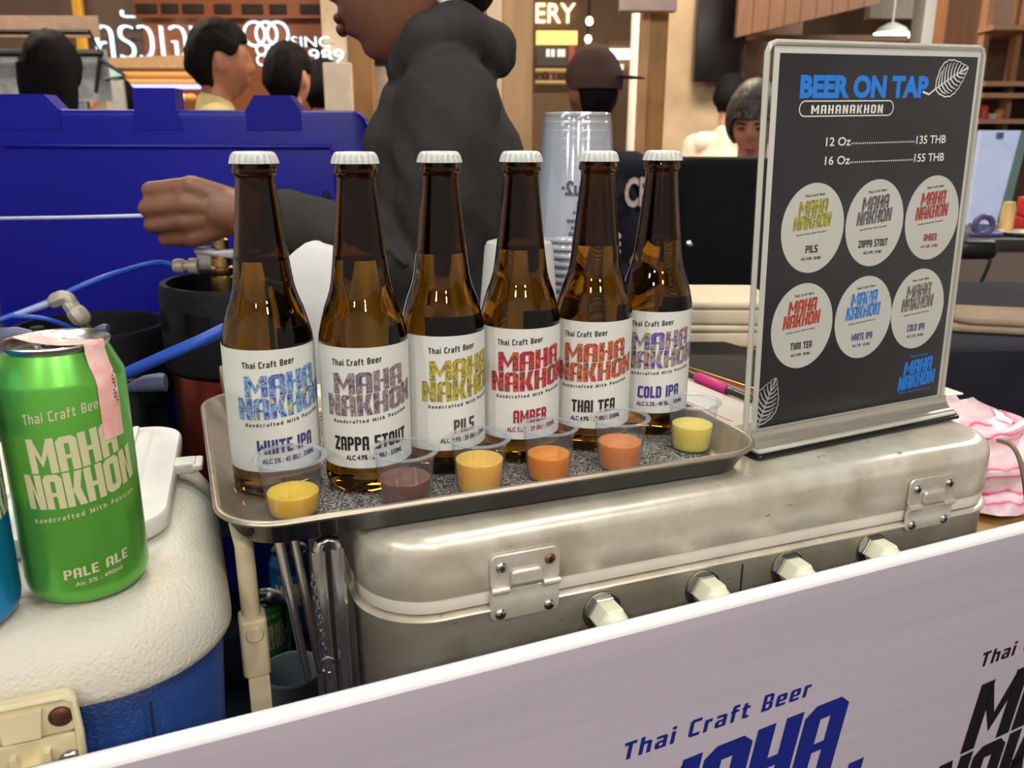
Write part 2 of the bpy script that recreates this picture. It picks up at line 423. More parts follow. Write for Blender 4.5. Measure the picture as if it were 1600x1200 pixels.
# ------------------------------------------------------------------ serving tray
t = thing('serving_tray', 'rectangular metal serving tray with rounded corners and raised rim under the bottles', 'tray', W(.2015, .6215, TZ), TH)
TRAY = mat('tray_metal', (176, 164, 146), .34, .7, var=.10, scale=14, stretch=(1, 8, 8))
mb = MB()
mb.rloft(.393, .293, .040, [(.0045, .0150), (.002, .0165), (0, .0186), (.0007, .0201), (.0024, .0208), (.0042, .0202), (.0052, .0186), (.0075, .015), (.0165, .003), (.022, .0004), (.030, 0)], 12, cap0=False)
pn = obj('pan', mb, TRAY, t, ang=50)
obj('dark_outer_wall', MB().rloft(.393, .293, .040, [(.030, -.0016), (.020, -.0014), (.0135, .0008), (.0050, .0148), (.0022, .0163), (.0060, .0162), (.0165, .0008), (.021, -.0006), (.03, -.0008)], 12), mat('dark_tray_side', (44, 48, 58), .22, .35, var=.08, scale=14, coat=.4), pn, ang=50)  # outer wall coloured darker and glossier than the pan
m = bpy.data.materials.new('patterned_mat'); m.use_nodes = True; nt = m.node_tree; b = nt.nodes['Principled BSDF']; b.inputs['Roughness'].default_value = .6
tc = nd(nt, 'ShaderNodeTexCoord'); wv = nd(nt, 'ShaderNodeTexWave'); wv.inputs['Scale'].default_value = 60; wv.inputs['Distortion'].default_value = 22; wv.inputs['Detail'].default_value = 3; wv.inputs['Detail Scale'].default_value = 2.0
nt.links.new(tc.outputs['Object'], wv.inputs['Vector']); r_ = ramp(nt, [(.25, (52, 51, 50)), (.55, (108, 105, 98)), (.8, (150, 146, 136))]); nt.links.new(wv.outputs[0], r_.inputs[0]); nt.links.new(r_.outputs[0], b.inputs['Base Color'])
obj('patterned_mat', MB().slab(.320, .222, .0002, .0012, .004, .0004, .004, .004), m, t)

# ------------------------------------------------------------------ bottles
AMBER = bpy.data.materials.new('amber_glass'); AMBER.use_nodes = True; b = AMBER.node_tree.nodes['Principled BSDF']
nzz = nd(AMBER.node_tree, 'ShaderNodeTexNoise'); nzz.inputs['Scale'].default_value = 20
mxx = nd(AMBER.node_tree, 'ShaderNodeMix', data_type='RGBA'); mxx.inputs[6].default_value = (.25, .112, .009, 1); mxx.inputs[7].default_value = (.22, .096, .007, 1)
AMBER.node_tree.links.new(nzz.outputs[0], mxx.inputs[0]); AMBER.node_tree.links.new(mxx.outputs[2], b.inputs['Base Color'])
b.inputs['Transmission Weight'].default_value = 1; b.inputs['Roughness'].default_value = .0; b.inputs['IOR'].default_value = 1.42
CAPM = mat('cap_white', (196, 198, 192), .32, 0.0, var=.02, coat=.3)
LABEL = mat('label_paper', (216, 217, 212), .55, var=.015, scale=60)
BR = .0305
prof = [(0.0001, .004), (.016, .0035), (.022, .0008), (.0258, 0), (.0285, .0015), (.0300, .005), (BR, .009), (BR, .104)]
prof += [(.0300, .1095), (.0289, .114), (.0272, .1205), (.0252, .1275), (.0230, .1330), (.0212, .1385), (.0200, .1440), (.0185, .155), (.0168, .170), (.0153, .184), (.0139, .197), (.0128, .2085)]
prof += [(.01265, .2125), (.0131, .2140), (.0141, .2146), (.0145, .2162), (.0141, .2182), (.0132, .2215), (.0128, .2260), (.001, .2265)]
cav = [(.0002, .225), (.0098, .2245), (.0100, .2150), (.0104, .2085), (.0114, .197), (.0127, .184), (.0141, .170), (.0150, .1625), (.0153, .1600), (.0149, .1592), (.0002, .1590)]   # air space above the beer
glass_me = mesh_of('bottle_glass', MB().lathe(prof, 64).lathe(cav, 48), AMBER)
# crown cap with 21 flutes
n = 126; rings = []
for r0, z, amp in ((.0150, .2210, .0009), (.0148, .2225, .0008), (.0142, .2255, .0005), (.0136, .2272, .0001), (.0125, .2282, 0), (.0110, .2285, 0), (.004, .2287, 0)):
    rings.append([((r0 + amp * math.cos(21 * 2 * math.pi * j / n)) * math.cos(2 * math.pi * j / n), (r0 + amp * math.cos(21 * 2 * math.pi * j / n)) * math.sin(2 * math.pi * j / n), z) for j in range(n)])
cap_me = mesh_of('crown_cap', MB().loft(rings, True, True), CAPM)
# label wrap, thin sleeve just outside the glass
LZ0, LZ1, LR = .0200, .1045, BR + .00025
A0 = R(158)
def sleeve(r, a0, a1, z0, z1, n=64, th=.00012):
    vs, fs = [], []
    for i in range(n + 1):
        a = a0 + (a1 - a0) * i / n
        for rr, z in ((r, z0), (r, z1), (r - th, z1), (r - th, z0)):
            vs.append((rr * math.sin(a), -rr * math.cos(a), z))
    for i in range(n):
        for k in range(4):
            fs.append((i * 4 + k, i * 4 + 4 + k, i * 4 + 4 + (k + 1) % 4, i * 4 + (k + 1) % 4))
    fs += [(0, 1, 2, 3), (4 * n + 3, 4 * n + 2, 4 * n + 1, 4 * n)]
    return MB().add(vs, fs)
label_me = mesh_of('paper_label', sleeve(LR, -A0, A0, LZ0, LZ1), LABEL)
def wrap(g, r, off=.0003):
    return [((r + off) * math.sin(v[0] / r), -(r + off) * math.cos(v[0] / r), v[1]) for v in g[0]], g[1]
LW = .066
def arcy(x, y, rise=.10, bend=.05): return (x, y + rise * x + bend * 2 * x * x / LW, 0)
def label_art(par, r, artm, inkm, name, alc, k=1.0, smallm=None, z0=0.0, beer_z=.0937, name_size=.0100, sub=True):
    mb = MB(); g = logo(LW * k, .0300 * k); mb.add(*wrap(shift(g, -LW * k / 2, z0 + .0585), r)); obj('brand_lettering', mb, artm, par, smooth=False)
    mb = MB()
    g = warp(blk('Thai Craft Beer', .0345 * k, .0043 * k, .34, .30), lambda x, y: arcy(x - .0275 * k, y)); mb.add(*wrap(shift(g, 0, z0 + beer_z), r)); obj('heading_lettering', mb, smallm or INK, par, smooth=False); mb = MB()
    g = warp(blk('Handcrafted With Passion', .0545 * k, .0025 * k, .36, .62), lambda x, y: arcy(x - .0285 * k, y)); mb.add(*wrap(shift(g, 0, z0 + .0535), r))
    obj('slogan_lettering', mb, smallm or INK, par, smooth=False)
    mb = MB()
    w = sum(glyph(c, .36)[1] + .15 for c in name) * .0044 * k
    g = warp(blk(name, w, name_size * k, .38, .15), lambda x, y: arcy(x - w / 2 - .002, y, .06, .02)); mb.add(*wrap(shift(g, 0, z0 + .0335), r))
    w2 = twidth(text(alc, .0036 * k, bold=.03, sx=.75))
    g = warp(text(alc, .0036 * k, bold=.03, sx=.75), lambda x, y: arcy(x - w2 / 2 + .0005, y, .06, .02)); mb.add(*wrap(shift(g, 0, z0 + .0268), r))
    obj('flavour_lettering', mb, inkm, par, smooth=False)
NAVY = mat('navy_ink', (62, 56, 128), .6, var=0); PURP = mat('purple_ink', (66, 48, 140), .6, var=0); DRED = mat('red_ink', (150, 40, 54), .6, var=0); DBR = mat('dark_brown_ink', (52, 30, 28), .6, var=0); GREYI = mat('grey_ink', (74, 72, 70), .6, var=0)
arts = {
    'blue': art('blue_collage', [(80, 88, 168), (98, 130, 190), (140, 175, 212), (112, 160, 205), (88, 100, 180), (190, 190, 120)]),
    'grey': art('grey_collage', [(92, 80, 92), (140, 126, 138), (120, 106, 118), (165, 150, 158), (150, 122, 104), (108, 96, 110)]),
    'green': art('green_collage', [(150, 118, 60), (200, 180, 60), (150, 175, 60), (205, 160, 50), (128, 140, 70), (165, 120, 90)]),
    'red': art('red_collage', [(150, 36, 60), (190, 50, 66), (165, 40, 80), (215, 90, 56), (140, 40, 52), (120, 96, 60)]),
    'rust': art('rust_collage', [(150, 70, 56), (205, 92, 52), (170, 78, 60), (215, 120, 70), (130, 62, 58), (160, 110, 100)]),
    'violet': art('violet_collage', [(86, 66, 140), (120, 98, 166), (150, 150, 190), (190, 150, 90), (96, 72, 130), (150, 170, 120)]),
}
bott = [((-.1667, .5636), 17, 'blue', NAVY, 'WHITE IPA', 'ALC 5% : 45 IBU : 330ML', 'amber beer bottle with blue collage logo and WHITE IPA label, first from left'),
        ((-.1029, .5713), 8.5, 'grey', INK, 'ZAPPA STOUT', 'ALC 4.9% : 29 IBU : 330ML', 'amber beer bottle with grey collage logo and ZAPPA STOUT label'),
        ((-.0509, .6059), 32, 'green', GREYI, 'PILS', 'ALC 4.9% : 20 IBU : 330ML', 'amber beer bottle with yellow-green collage logo and PILS label'),
        ((.0058, .6306), 20, 'red', DRED, 'AMBER', 'ALC 5.8% : 29 IBU : 330ML', 'amber beer bottle with crimson collage logo and AMBER label'),
        ((.0638, .6560), 8, 'rust', DBR, 'THAI TEA', 'ALC 4.9% : 20 IBU : 330ML', 'amber beer bottle with rust-orange collage logo and THAI TEA label'),
        ((.1185, .6952), 17, 'violet', PURP, 'COLD IPA', 'ALC 5.3% : 40 IBU : 330ML', 'amber beer bottle with violet collage logo and COLD IPA label, last on the right')]
for (x, y), phi, a, ink, nm, alc, lab in bott:
    t = thing('beer_bottle', lab, 'bottle', (x, y, TZ + .0013), math.atan2(-x, y) + R(phi), 'bottles on the tray')
    link_mesh('bottle_glass', glass_me, None, t, smooth=False); link_mesh('crown_cap', cap_me, None, t, smooth=False)
    lb = link_mesh('paper_label', label_me, None, t, smooth=False)
    label_art(lb, LR, arts[a], ink, nm, alc)

# ------------------------------------------------------------------ sample cups
CUPM = clear('clear_cup_plastic', haze=.02, gloss=.015, edge=.45)
RIMM = clear('cup_rim_plastic', (235, 238, 240), gloss=.10, haze=.16, edge=.6)
cp = MB().lathe([(.0001, .0006), (.0138, .0006), (.0150, .0003), (.0155, .0012), (.0168, .012), (.0172, .0122), (.0188, .030), (.0196, .0365), (.0198, .0385),
                 (.0193, .0385), (.0184, .0300), (.0167, .0125), (.0163, .012), (.0150, .0016), (.0001, .0012)], 48, cap0=False, cap1=False)
cup_me = mesh_of('cup_wall', cp, CUPM)
cp = MB().loft([[((.0206 + .0018 * math.cos(b_)) * math.cos(a_), (.0206 + .0018 * math.cos(b_)) * math.sin(a_), .0392 + .0011 * math.sin(b_)) for a_ in (2 * math.pi * j / 48 for j in range(48))] for b_ in (2 * math.pi * i / 8 for i in range(8))], close=True)
rim_me = mesh_of('cup_rim', cp, RIMM)
def beer_mat(name, col, tr):
    m = mat(name, col, .12, var=.04, scale=60, trans=tr, ior=1.33, spec=.6); p = m.node_tree.nodes['Principled BSDF']; p.inputs['Subsurface Weight'].default_value = .7; p.inputs['Subsurface Radius'].default_value = (1.0, .6, .25); p.inputs['Subsurface Scale'].default_value = .012; return m
cups = [((-.1432, .5135), 1.06, .40, beer_mat('pale_gold_beer', (252, 196, 48), .10), 'clear sample cup of golden beer in front of the WHITE IPA bottle'),
        ((-.0711, .5270), 1.04, .52, beer_mat('brown_stout', (120, 74, 60), .05), 'clear sample cup of dark brown stout in front of the ZAPPA STOUT bottle'),
        ((-.0224, .5513), 1.0, .62, beer_mat('hazy_gold_beer', (250, 188, 72), .04), 'clear sample cup of hazy gold beer in front of the PILS bottle'),
        ((.0267, .5749), .96, .50, beer_mat('orange_amber_beer', (255, 146, 16), .10), 'clear sample cup of bright orange beer in front of the AMBER bottle'),
        ((.0806, .5959), .99, .55, beer_mat('milky_tea_beer', (222, 132, 66), .0), 'clear sample cup of milky orange-brown beer in front of the THAI TEA bottle'),
        ((.1429, .6364), .97, .55, beer_mat('straw_beer', (242, 216, 98), .06), 'clear sample cup of pale straw beer, nearest the menu stand')]
for (x, y), k, lv, bm, lab in cups:
    t = thing('sample_cup', lab, 'cup', (x, y, TZ + .0012), 0, 'sample cups on the tray'); t.scale = (k, k, 1.0)
    link_mesh('cup_wall', cup_me, None, t, smooth=False); link_mesh('cup_rim', rim_me, None, t, smooth=False)
    zt = .0385 * lv; rr = lambda z: .0149 + (z - .0016) * .0925
    obj('beer', MB().lathe([(.0001, .0018), (.0142, .0018), (.0146, .0024), (rr(.006) - .0002, .006), (rr(zt) - .0004, zt - .0004), (rr(zt) - .0008, zt), (.0001, zt - .0001)], 40, cap0=False, cap1=False), bm, t)

# ------------------------------------------------------------------ aluminium beer chest
t = thing('aluminium_beer_chest', 'worn silver aluminium cooler chest with rounded lid carrying the tray and menu stand', 'cooler', W(.3660, .639, 0), TH)
ALU = bpy.data.materials.new('worn_aluminium'); ALU.use_nodes = True; nt = ALU.node_tree; b = nt.nodes['Principled BSDF']; b.inputs['Metallic'].default_value = .36
tc = nd(nt, 'ShaderNodeTexCoord')
mp = nd(nt, 'ShaderNodeMapping'); mp.inputs['Scale'].default_value = (3, 3, 14); nt.links.new(tc.outputs['Object'], mp.inputs[0])
n1 = nd(nt, 'ShaderNodeTexNoise'); n1.inputs['Scale'].default_value = 13; n1.inputs['Detail'].default_value = 6; nt.links.new(tc.outputs['Object'], n1.inputs['Vector'])
r1 = ramp(nt, [(.30, (176, 167, 146)), (.46, (218, 212, 196)), (.58, (196, 187, 168)), (.72, (214, 202, 176))]); nt.links.new(n1.outputs[0], r1.inputs[0])
n2 = nd(nt, 'ShaderNodeTexNoise'); n2.inputs['Scale'].default_value = 170; n2.inputs['Detail'].default_value = 2; nt.links.new(mp.outputs[0], n2.inputs['Vector'])
n2.inputs['Scale'].default_value = 24
r2 = ramp(nt, [(.70, (255, 255, 255)), (.78, (150, 124, 96))]); nt.links.new(n2.outputs[0], r2.inputs[0])
mx = nd(nt, 'ShaderNodeMix', data_type='RGBA', blend_type='MULTIPLY'); mx.inputs[0].default_value = .8; nt.links.new(r1.outputs[0], mx.inputs[6]); nt.links.new(r2.outputs[0], mx.inputs[7]); nt.links.new(mx.outputs[2], b.inputs['Base Color'])
r3 = nd(nt, 'ShaderNodeMapRange'); r3.inputs[3].default_value = .24; r3.inputs[4].default_value = .42; nt.links.new(n1.outputs[0], r3.inputs[0]); nt.links.new(r3.outputs[0], b.inputs['Roughness'])
bp = nd(nt, 'ShaderNodeBump'); bp.inputs['Strength'].default_value = .12; bp.inputs['Distance'].default_value = .004; nt.links.new(n1.outputs[0], bp.inputs['Height']); nt.links.new(bp.outputs[0], b.inputs['Normal'])
BW, BD, TOPZ = .552, .342, 1.0885
e = .014
pr = [(.004, 1.0430), (.001, 1.0432), (0, 1.0445), (0, TOPZ - e)] + [(e * (1 - math.cos(R(a))), TOPZ - e + e * math.sin(R(a))) for a in (15, 30, 45, 60, 75, 90)] + [(.05, TOPZ + .0003)]
obj('lid', MB().rloft(BW, BD, .048, pr, 14), ALU, t, ang=60)
obj('gasket', MB().rloft(BW, BD, .048, [(.006, 1.0335), (.0015, 1.0338), (.0012, 1.0345), (.0012, 1.0422), (.0015, 1.0429), (.006, 1.0432)], 14), mat('white_rubber', (214, 208, 196), .5, var=.05), t, ang=60)
obj('body', MB().rloft(BW, BD, .048, [(.003, .72), (0, .722), (0, 1.0270), (-.0022, 1.0285), (-.0026, 1.0302), (-.0010, 1.0316), (.004, 1.0320)], 14), ALU, t, ang=60)
FV = -.1710
def fp(u, z): return (u - .3660, z)           # a spot on the chest's front face
sx, _ = fp(.3700, 0)
obj('panel_seam', MB().box((sx, FV - .0002, .99), (.0011, .0012, .07)), mat('dark_gap', (40, 36, 30), .8), t)
def plate(u0, z0, u1, z1, r=.005):
    M = T(0, FV - .0006, 0) @ RX(90)
    mb = MB(); mb.slab(u1 - u0, z1 - z0, -.0003, .0022, r, .0009, (u0 + u1) / 2 - .3660, (z0 + z1) / 2, 5, M); return mb
LAT = mat('latch_metal', (216, 209, 194), .3, .5, var=.08, scale=80)
RUST = mat('rusty_screw', (150, 110, 84), .45, .8, var=.3, scale=200)
def screw(mb, u, z, r=.0038):
    M = T(u - .3660, FV - .0028, z) @ RX(90)
    mb.lathe([(r, -.0005), (r, .0006), (r * .8, .0015), (r * .45, .0019), (.0002, .0020)], 18, M)
    return M
for k, (u0, u1, zt, zm, zb) in enumerate(((.1688, .2185, 1.0695, 1.0445, 1.0215), (.5245, .5735, 1.0700, 1.0455, 1.0250))):
    L = obj('latch', plate(u0, zm + .0002, u1, zt), LAT, t, ang=30)
    obj('lower_plate', plate(u0, zb, u1, zm - .0004), LAT, L, ang=30)
    for a, b_ in ((u0 + .0005, u0 + .0125), (u1 - .0125, u1 - .0005)):
        obj('hinge_barrel', MB().tube([(a - .3660, FV - .0035, zm), (b_ - .3660, FV - .0035, zm)], .0026, 14), LAT, L)
    mb = MB().slab(u1 - u0 - .027, .011, 0, .0042, .003, .002, (u0 + u1) / 2 - .3660, zm + .008, 4, T(0, FV - .002, 0) @ RX(90)); obj('pressed_tongue', mb, LAT, L)
    for i, (a, z) in enumerate(((u0 + .0075, zt - .0090), (u1 - .0075, zt - .0085), (u0 + .007, zb + .0050), (u1 - .0075, zb + .0050))):
        mb = MB(); M = screw(mb, a, z); sc = obj('screw', mb, RUST if (k == 0 and i == 1) else STEEL, L)
        mb = MB().box((0, 0, .0021), (.0042, .0009, .0004), M).box((0, 0, .0021), (.0009, .0042, .0004), M); obj('cross_slot', mb, BLACK, sc)
IVORY = mat('ivory_nylon', (226, 224, 196), .35, var=.03)
for u_, z_ in ((.2525, 1.0115), (.3355, 1.0125), (.4115, 1.0140), (.4940, 1.0150)):
    M = T(u_ - .3660, FV, z_) @ RX(90) @ Matrix.Scale(.96, 4)
    g = obj('cable_gland', MB().lathe([(.0135, 0), (.0135, .005), (.0128, .0058)], 6, M).lathe([(.0155, 0), (.0155, .0012), (.0148, .0016)], 30, M), STEEL, t, ang=20)
    obj('domed_nut', MB().lathe([(.0120, .0055), (.0126, .0062), (.0126, .0200), (.0112, .0222)], 6, M).lathe([(.0108, .0215), (.0100, .0250), (.0080, .0285), (.0060, .0296), (.0058, .0280), (.0002, .0280)], 28, M), IVORY, g, ang=20)

# ------------------------------------------------------------------ menu stand
BL = Vector((.1843, .6327, 1.0895)); ev = Vector((.8929, .4503, 0)).normalized(); SA = math.atan2(ev.y, ev.x)
t = thing('menu_stand', 'upright clear acrylic stand with black BEER ON TAP menu on the silver chest', 'sign', BL, SA)
ST = Matrix(((1, math.tan(R(-1)), 0, 0), (0, math.tan(R(1)), -1, 0), (0, 1, 0, .0035), (0, 0, 0, 1)))   # sheet x,y,depth -> stand: leans back a degree
SW, SH = .2333, .3035
ACR = clear('acrylic', (250, 251, 251), gloss=.008, haze=.004, edge=.25)
def sheet(x0, y0, x1, y1, z0, z1, r=.004, e=.0007, top=0.0):
    mb = MB(); mb.slab(x1 - x0, y1 - y0, z0, z1, r, e, (x0 + x1) / 2, (y0 + y1) / 2, 5)
    mb.v = [(x, y + top * (x / SW) * (y / SH), z) for x, y, z in mb.v]; mb.v = [tuple(ST @ Vector(v)) for v in mb.v]; return mb
TOPK = .0068
PAPER = mat('poster_paper', (206, 203, 194), .5, var=.02)
pp = obj('poster_sheet', sheet(.0075, .006, .2285, .2998, -.0012, -.0006, .0005, .0002, TOPK), PAPER, t)
obj('black_print', sheet(.0128, .0150, .2250, .2950, -.0006, -.0004, .0004, .0001, TOPK), mat('poster_black', (30, 28, 32), .30, col2=(50, 46, 48), scale=7, detail=5), pp)
obj('front_pane', sheet(0, -.002, SW, SH, .0004, .0024, .006, .0008, TOPK), ACR, t)
obj('back_pane', sheet(0, -.002, SW, SH, -.0044, -.0024, .006, .0008, TOPK), ACR, t)
EDGE = mat('acrylic_edge', (226, 222, 208), .25, var=.04, trans=.35)
mb = MB(); pts = [(.0015, 0, -.001), (.0015, SH - .008, -.001), (.004, SH - .003, -.001), (.009, SH - .0015, -.001), (SW - .009, SH - .0015, -.001), (SW - .004, SH - .003, -.001), (SW - .0015, SH - .008, -.001), (SW - .0015, 0, -.001)]
mb.tube([tuple(ST @ Vector((x, y + TOPK * (x / SW) * (y / SH), z))) for x, y, z in pts], .0022, 8); obj('rounded_edge', mb, EDGE, t)
mb = MB(); mb.slab(.236, .062, .0005, .0040, .004, .0012, .1165, .012); obj('base', mb, mat('black_acrylic', (22, 24, 26), .15), t)
mb = MB(); mb.slab(.234, .058, .0042, .0072, .004, .0012, .1165, .012); obj('base_cover', mb, EDGE, t)
mb = MB(); n = 8
mb.loft([[(x, -.0130 + .0095 * math.sin(a) - .0, .0075 + .0115 * (1 - math.cos(a))) for a in (R(90 * i / n) for i in range(n + 1))] + [(x, -.0035 + .0, .0185), (x, -.0035, .0075)] for x in (.002, .2315)])
obj('curved_foot', mb, mat('bent_acrylic', (196, 190, 176), .18, .6, var=.1, scale=20, stretch=(1, 40, 40)), t)
def on_sheet(mb, g, x, y, dz=.0):
    mb.add([tuple(ST @ Vector((x + v[0], (y + v[1]) + TOPK * ((x + v[0]) / SW) * ((y + v[1]) / SH), -.00035 + dz))) for v in g[0]], g[1])
BLUE = mat('bright_blue_ink', (20, 128, 232), .5, var=0)
mb = MB(); on_sheet(mb, fit('BEER ON TAP', .1355, .0150, bold=.05), .0338, .2655); obj('title_lettering', mb, BLUE, pp, smooth=False)
mb = MB(); on_sheet(mb, blk('MAHANAKHON', .0745, .0062, .34, .34), .0462, .2535)
on_sheet(mb, fit('12 Oz', .0258, .0064, bold=.012), .0636, .2305); on_sheet(mb, fit('135 THB', .0350, .0064, bold=.012), .1622, .2300)
on_sheet(mb, fit('16 Oz', .0262, .0064, bold=.012), .0640, .2168); on_sheet(mb, fit('155 THB', .0355, .0064, bold=.012), .1620, .2162)
for yy in (.2312, .2174):
    for i in range(30):
        on_sheet(mb, ([(0, 0, 0), (.0011, 0, 0), (.0011, .0011, 0), (0, .0011, 0)], [(0, 1, 2, 3)]), .0905 + i * .00236, yy)
# pill outline
def outline(pts, w):
    vs, fs = [], []; N = len(pts)
    for i, p in enumerate(pts):
        a, b_ = Vector(pts[i - 1]), Vector(pts[(i + 1) % N]); tt = (b_ - a).normalized(); nn = Vector((-tt.y, tt.x))
        vs += [(p[0] + nn.x * w, p[1] + nn.y * w, 0), (p[0] - nn.x * w, p[1] - nn.y * w, 0)]
    for i in range(N):
        j = (i + 1) % N; fs.append((2 * i, 2 * i + 1, 2 * j + 1, 2 * j))
    return vs, fs
def stroke(pts, w):
    vs, fs = [], []; N = len(pts)
    for i, p in enumerate(pts):
        a, b_ = Vector(pts[max(i - 1, 0)]), Vector(pts[min(i + 1, N - 1)]); tt = (b_ - a).normalized(); nn = Vector((-tt.y, tt.x)); ww = w * (1 - .55 * i / max(1, N - 1))
        vs += [(p[0] + nn.x * ww, p[1] + nn.y * ww, 0), (p[0] - nn.x * ww, p[1] - nn.y * ww, 0)]
    for i in range(N - 1): fs.append((2 * i, 2 * i + 1, 2 * i + 3, 2 * i + 2))
    return vs, fs
pill = [(c + .0053 * math.cos(R(a)), .2572 + .0053 * math.sin(R(a))) for c, a0 in ((.1268, -90), (.0398, 90)) for a in range(a0, a0 + 181, 15)]
on_sheet(mb, outline(pill, .00042), 0, 0)
obj('price_lettering', mb, WINK, pp, smooth=False)
def leaf(mb, x, y, k, ang):
    """white line drawing of a hop leaf"""
    ca, sa = math.cos(R(ang)), math.sin(R(ang))
    def P(a, b_): return (x + k * (a * ca - b_ * sa), y + k * (a * sa + b_ * ca))
    up = [P(i / 14, .36 * math.sin(math.pi * (i / 14) ** .8) + (.02 if i % 2 else 0)) for i in range(15)]
    dn = [P(i / 14, -.30 * math.sin(math.pi * (i / 14) ** .8) - (.02 if i % 2 else 0)) for i in range(15)]
    on_sheet(mb, stroke(up, .00055), 0, 0); on_sheet(mb, stroke(dn, .00055), 0, 0); on_sheet(mb, stroke([P(-.35, .10), P(-.2, -.02), P(0, 0), P(.5, .02), P(1, 0)], .0008), 0, 0)
    for i in range(1, 10):
        a = i / 11
        for sg in (1, -1):
            h = (.33 if sg > 0 else .27) * math.sin(math.pi * min(1, a + .16) ** .8) * sg
            on_sheet(mb, stroke([P(a, .01), P(a + .07, h * .55), P(a + .17, h * .93)], .0007), 0, 0)
mb = MB(); leaf(mb, .178, .2710, .040, 24); obj('leaf_drawing', mb, WINK, pp, smooth=False)
mb = MB(); leaf(mb, .0145, .0180, .040, 68); obj('leaf_drawing', mb, mat('dim_white_ink', (190, 190, 188), .6), pp, smooth=False)
SGREY = art('poster_grey', [(70, 66, 72), (130, 120, 130), (100, 94, 100), (128, 132, 146)], 170); SBLUE = art('poster_blue', [(30, 110, 205), (60, 150, 225), (40, 120, 215), (150, 195, 225)], 170); SRED = art('poster_red', [(190, 40, 40), (205, 70, 50), (170, 36, 46), (150, 150, 170)], 170); SGRN = art('poster_green', [(150, 120, 40), (205, 180, 40), (120, 150, 60), (190, 150, 50)], 170); SRUST = art('poster_rust', [(190, 56, 40), (205, 80, 52), (170, 50, 40)], 170); STAN = art('poster_taupe', [(100, 92, 88), (135, 125, 116), (115, 106, 100), (160, 155, 148)], 170)
discs = [(.0570, .1700, 'PILS', 'ALC 4.9% · 20 IBU', SGRN, INK), (.1240, .1702, 'ZAPPA STOUT', 'ALC 4.9% · 29 IBU', SGREY, INK), (.1915, .1708, 'AMBER', 'ALC 5.8% · 29 IBU', SRED, DRED),
         (.0535, .0942, 'THAI TEA', 'ALC 4.9% · 20 IBU', SRUST, INK), (.1212, .0945, 'WHITE IPA', 'ALC 5% · 45 IBU', SBLUE, NAVY), (.1862, .0955, 'COLD IPA', 'ALC 5.3% · 40 IBU', STAN, NAVY)]
for x, y, nm, alc, am, im in discs:
    mb = MB(); on_sheet(mb, ([(.0325 * math.cos(R(i * 7.5)), .0340 * math.sin(R(i * 7.5)), 0) for i in range(48)], [tuple(range(48))]), x, y); dk = obj('round_label', mb, PAPER, pp, smooth=False)
    mb = MB(); on_sheet(mb, logo(.0385, .0215, .06, .10, .0), x - .0210, y + .0000, .0002); obj('brand_lettering', mb, am, dk, smooth=False)
    mb = MB(); on_sheet(mb, warp(blk('Thai Craft Beer', .0205, .0019, .32, .3), lambda a, b_: (a, b_ + .06 * a, 0)), x - .0105, y + .0235, .0002)
    on_sheet(mb, warp(blk('Handcrafted With Passion', .030, .0012, .34, .4), lambda a, b_: (a, b_ + .06 * a, 0)), x - .0165, y - .0050, .0002); obj('slogan_lettering', mb, INK, dk, smooth=False)
    mb = MB(); wd = {'PILS': .0125, 'AMBER': .0160, 'ZAPPA STOUT': .0330, 'THAI TEA': .0230, 'WHITE IPA': .0240, 'COLD IPA': .0215}[nm]
    on_sheet(mb, blk(nm, wd, .0058, .36, .16), x - wd / 2, y - .0185, .0002); on_sheet(mb, fit(alc, .021, .0022, bold=.03), x - .0105, y - .0238, .0002); obj('flavour_lettering', mb, im, dk, smooth=False)
mb = MB(); on_sheet(mb, logo(.0460, .0250, .06, .10, .0), .1715, .0262); on_sheet(mb, blk('Thai Craft Beer', .0230, .0017), .1830, .0535); on_sheet(mb, blk('Handcrafted With Passion', .040, .0012), .1735, .0225); obj('corner_logo', mb, BLUE, pp, smooth=False)

# ------------------------------------------------------------------ front banner
B0 = Vector((-.1712, .3847, 1.022)); BA = R(23.66)
t = thing('printed_banner', 'lilac-grey banner along the stall front with big blue and black logos, lit top hem painted white', 'banner', B0, BA)
BAN = mat('banner_vinyl', (190, 181, 196), .45, var=.03, scale=4, bump=.05, bscale=120, stretch=(1, 1, 30))
rows = []
bprof = [(-.0055, -.004), (-.0056, -.012), (-.0050, -.024), (-.0032, -.045), (-.0020, -.08), (-.001, -.2), (0, -.55), (0, -.95)]
xs = [-.42 + i * .05 for i in range(38)]
def bdip(x): return -.00 + .006 * math.sin((x + .1) * 2.2)
mb = MB()
mb.loft([[(x, y - .0005, z) for y, z in bprof] + [(x, y + .0012, z) for y, z in reversed(bprof)] for x in xs]); obj('banner_sheet', mb, BAN, t, ang=60)
mb = MB(); mb.loft([[(x, .0062 * math.cos(a) + .0008, -.0045 + .0062 * math.sin(a)) for a in (R(22.5 * i) for i in range(16))] for x in xs]); obj('lit_hem', mb, mat('lit_hem', (240, 238, 236), .35, var=.01), t)  # light catching the top edge is put into the hem's white
def banner_y(z):
    for (y0, z0), (y1, z1) in zip(bprof, bprof[1:]):
        if z1 <= z <= z0: return y0 + (y1 - y0) * (z0 - z) / (z0 - z1)
    return 0
def on_banner(mb, g, x, z): mb.add([(x + v[0], banner_y(z + v[1]) - .0009, z + v[1]) for v in g[0]], g[1])
BBLUE = mat('banner_blue', (18, 34, 128), .45, var=0); BBLK = mat('banner_black', (14, 10, 18), .45, var=0)
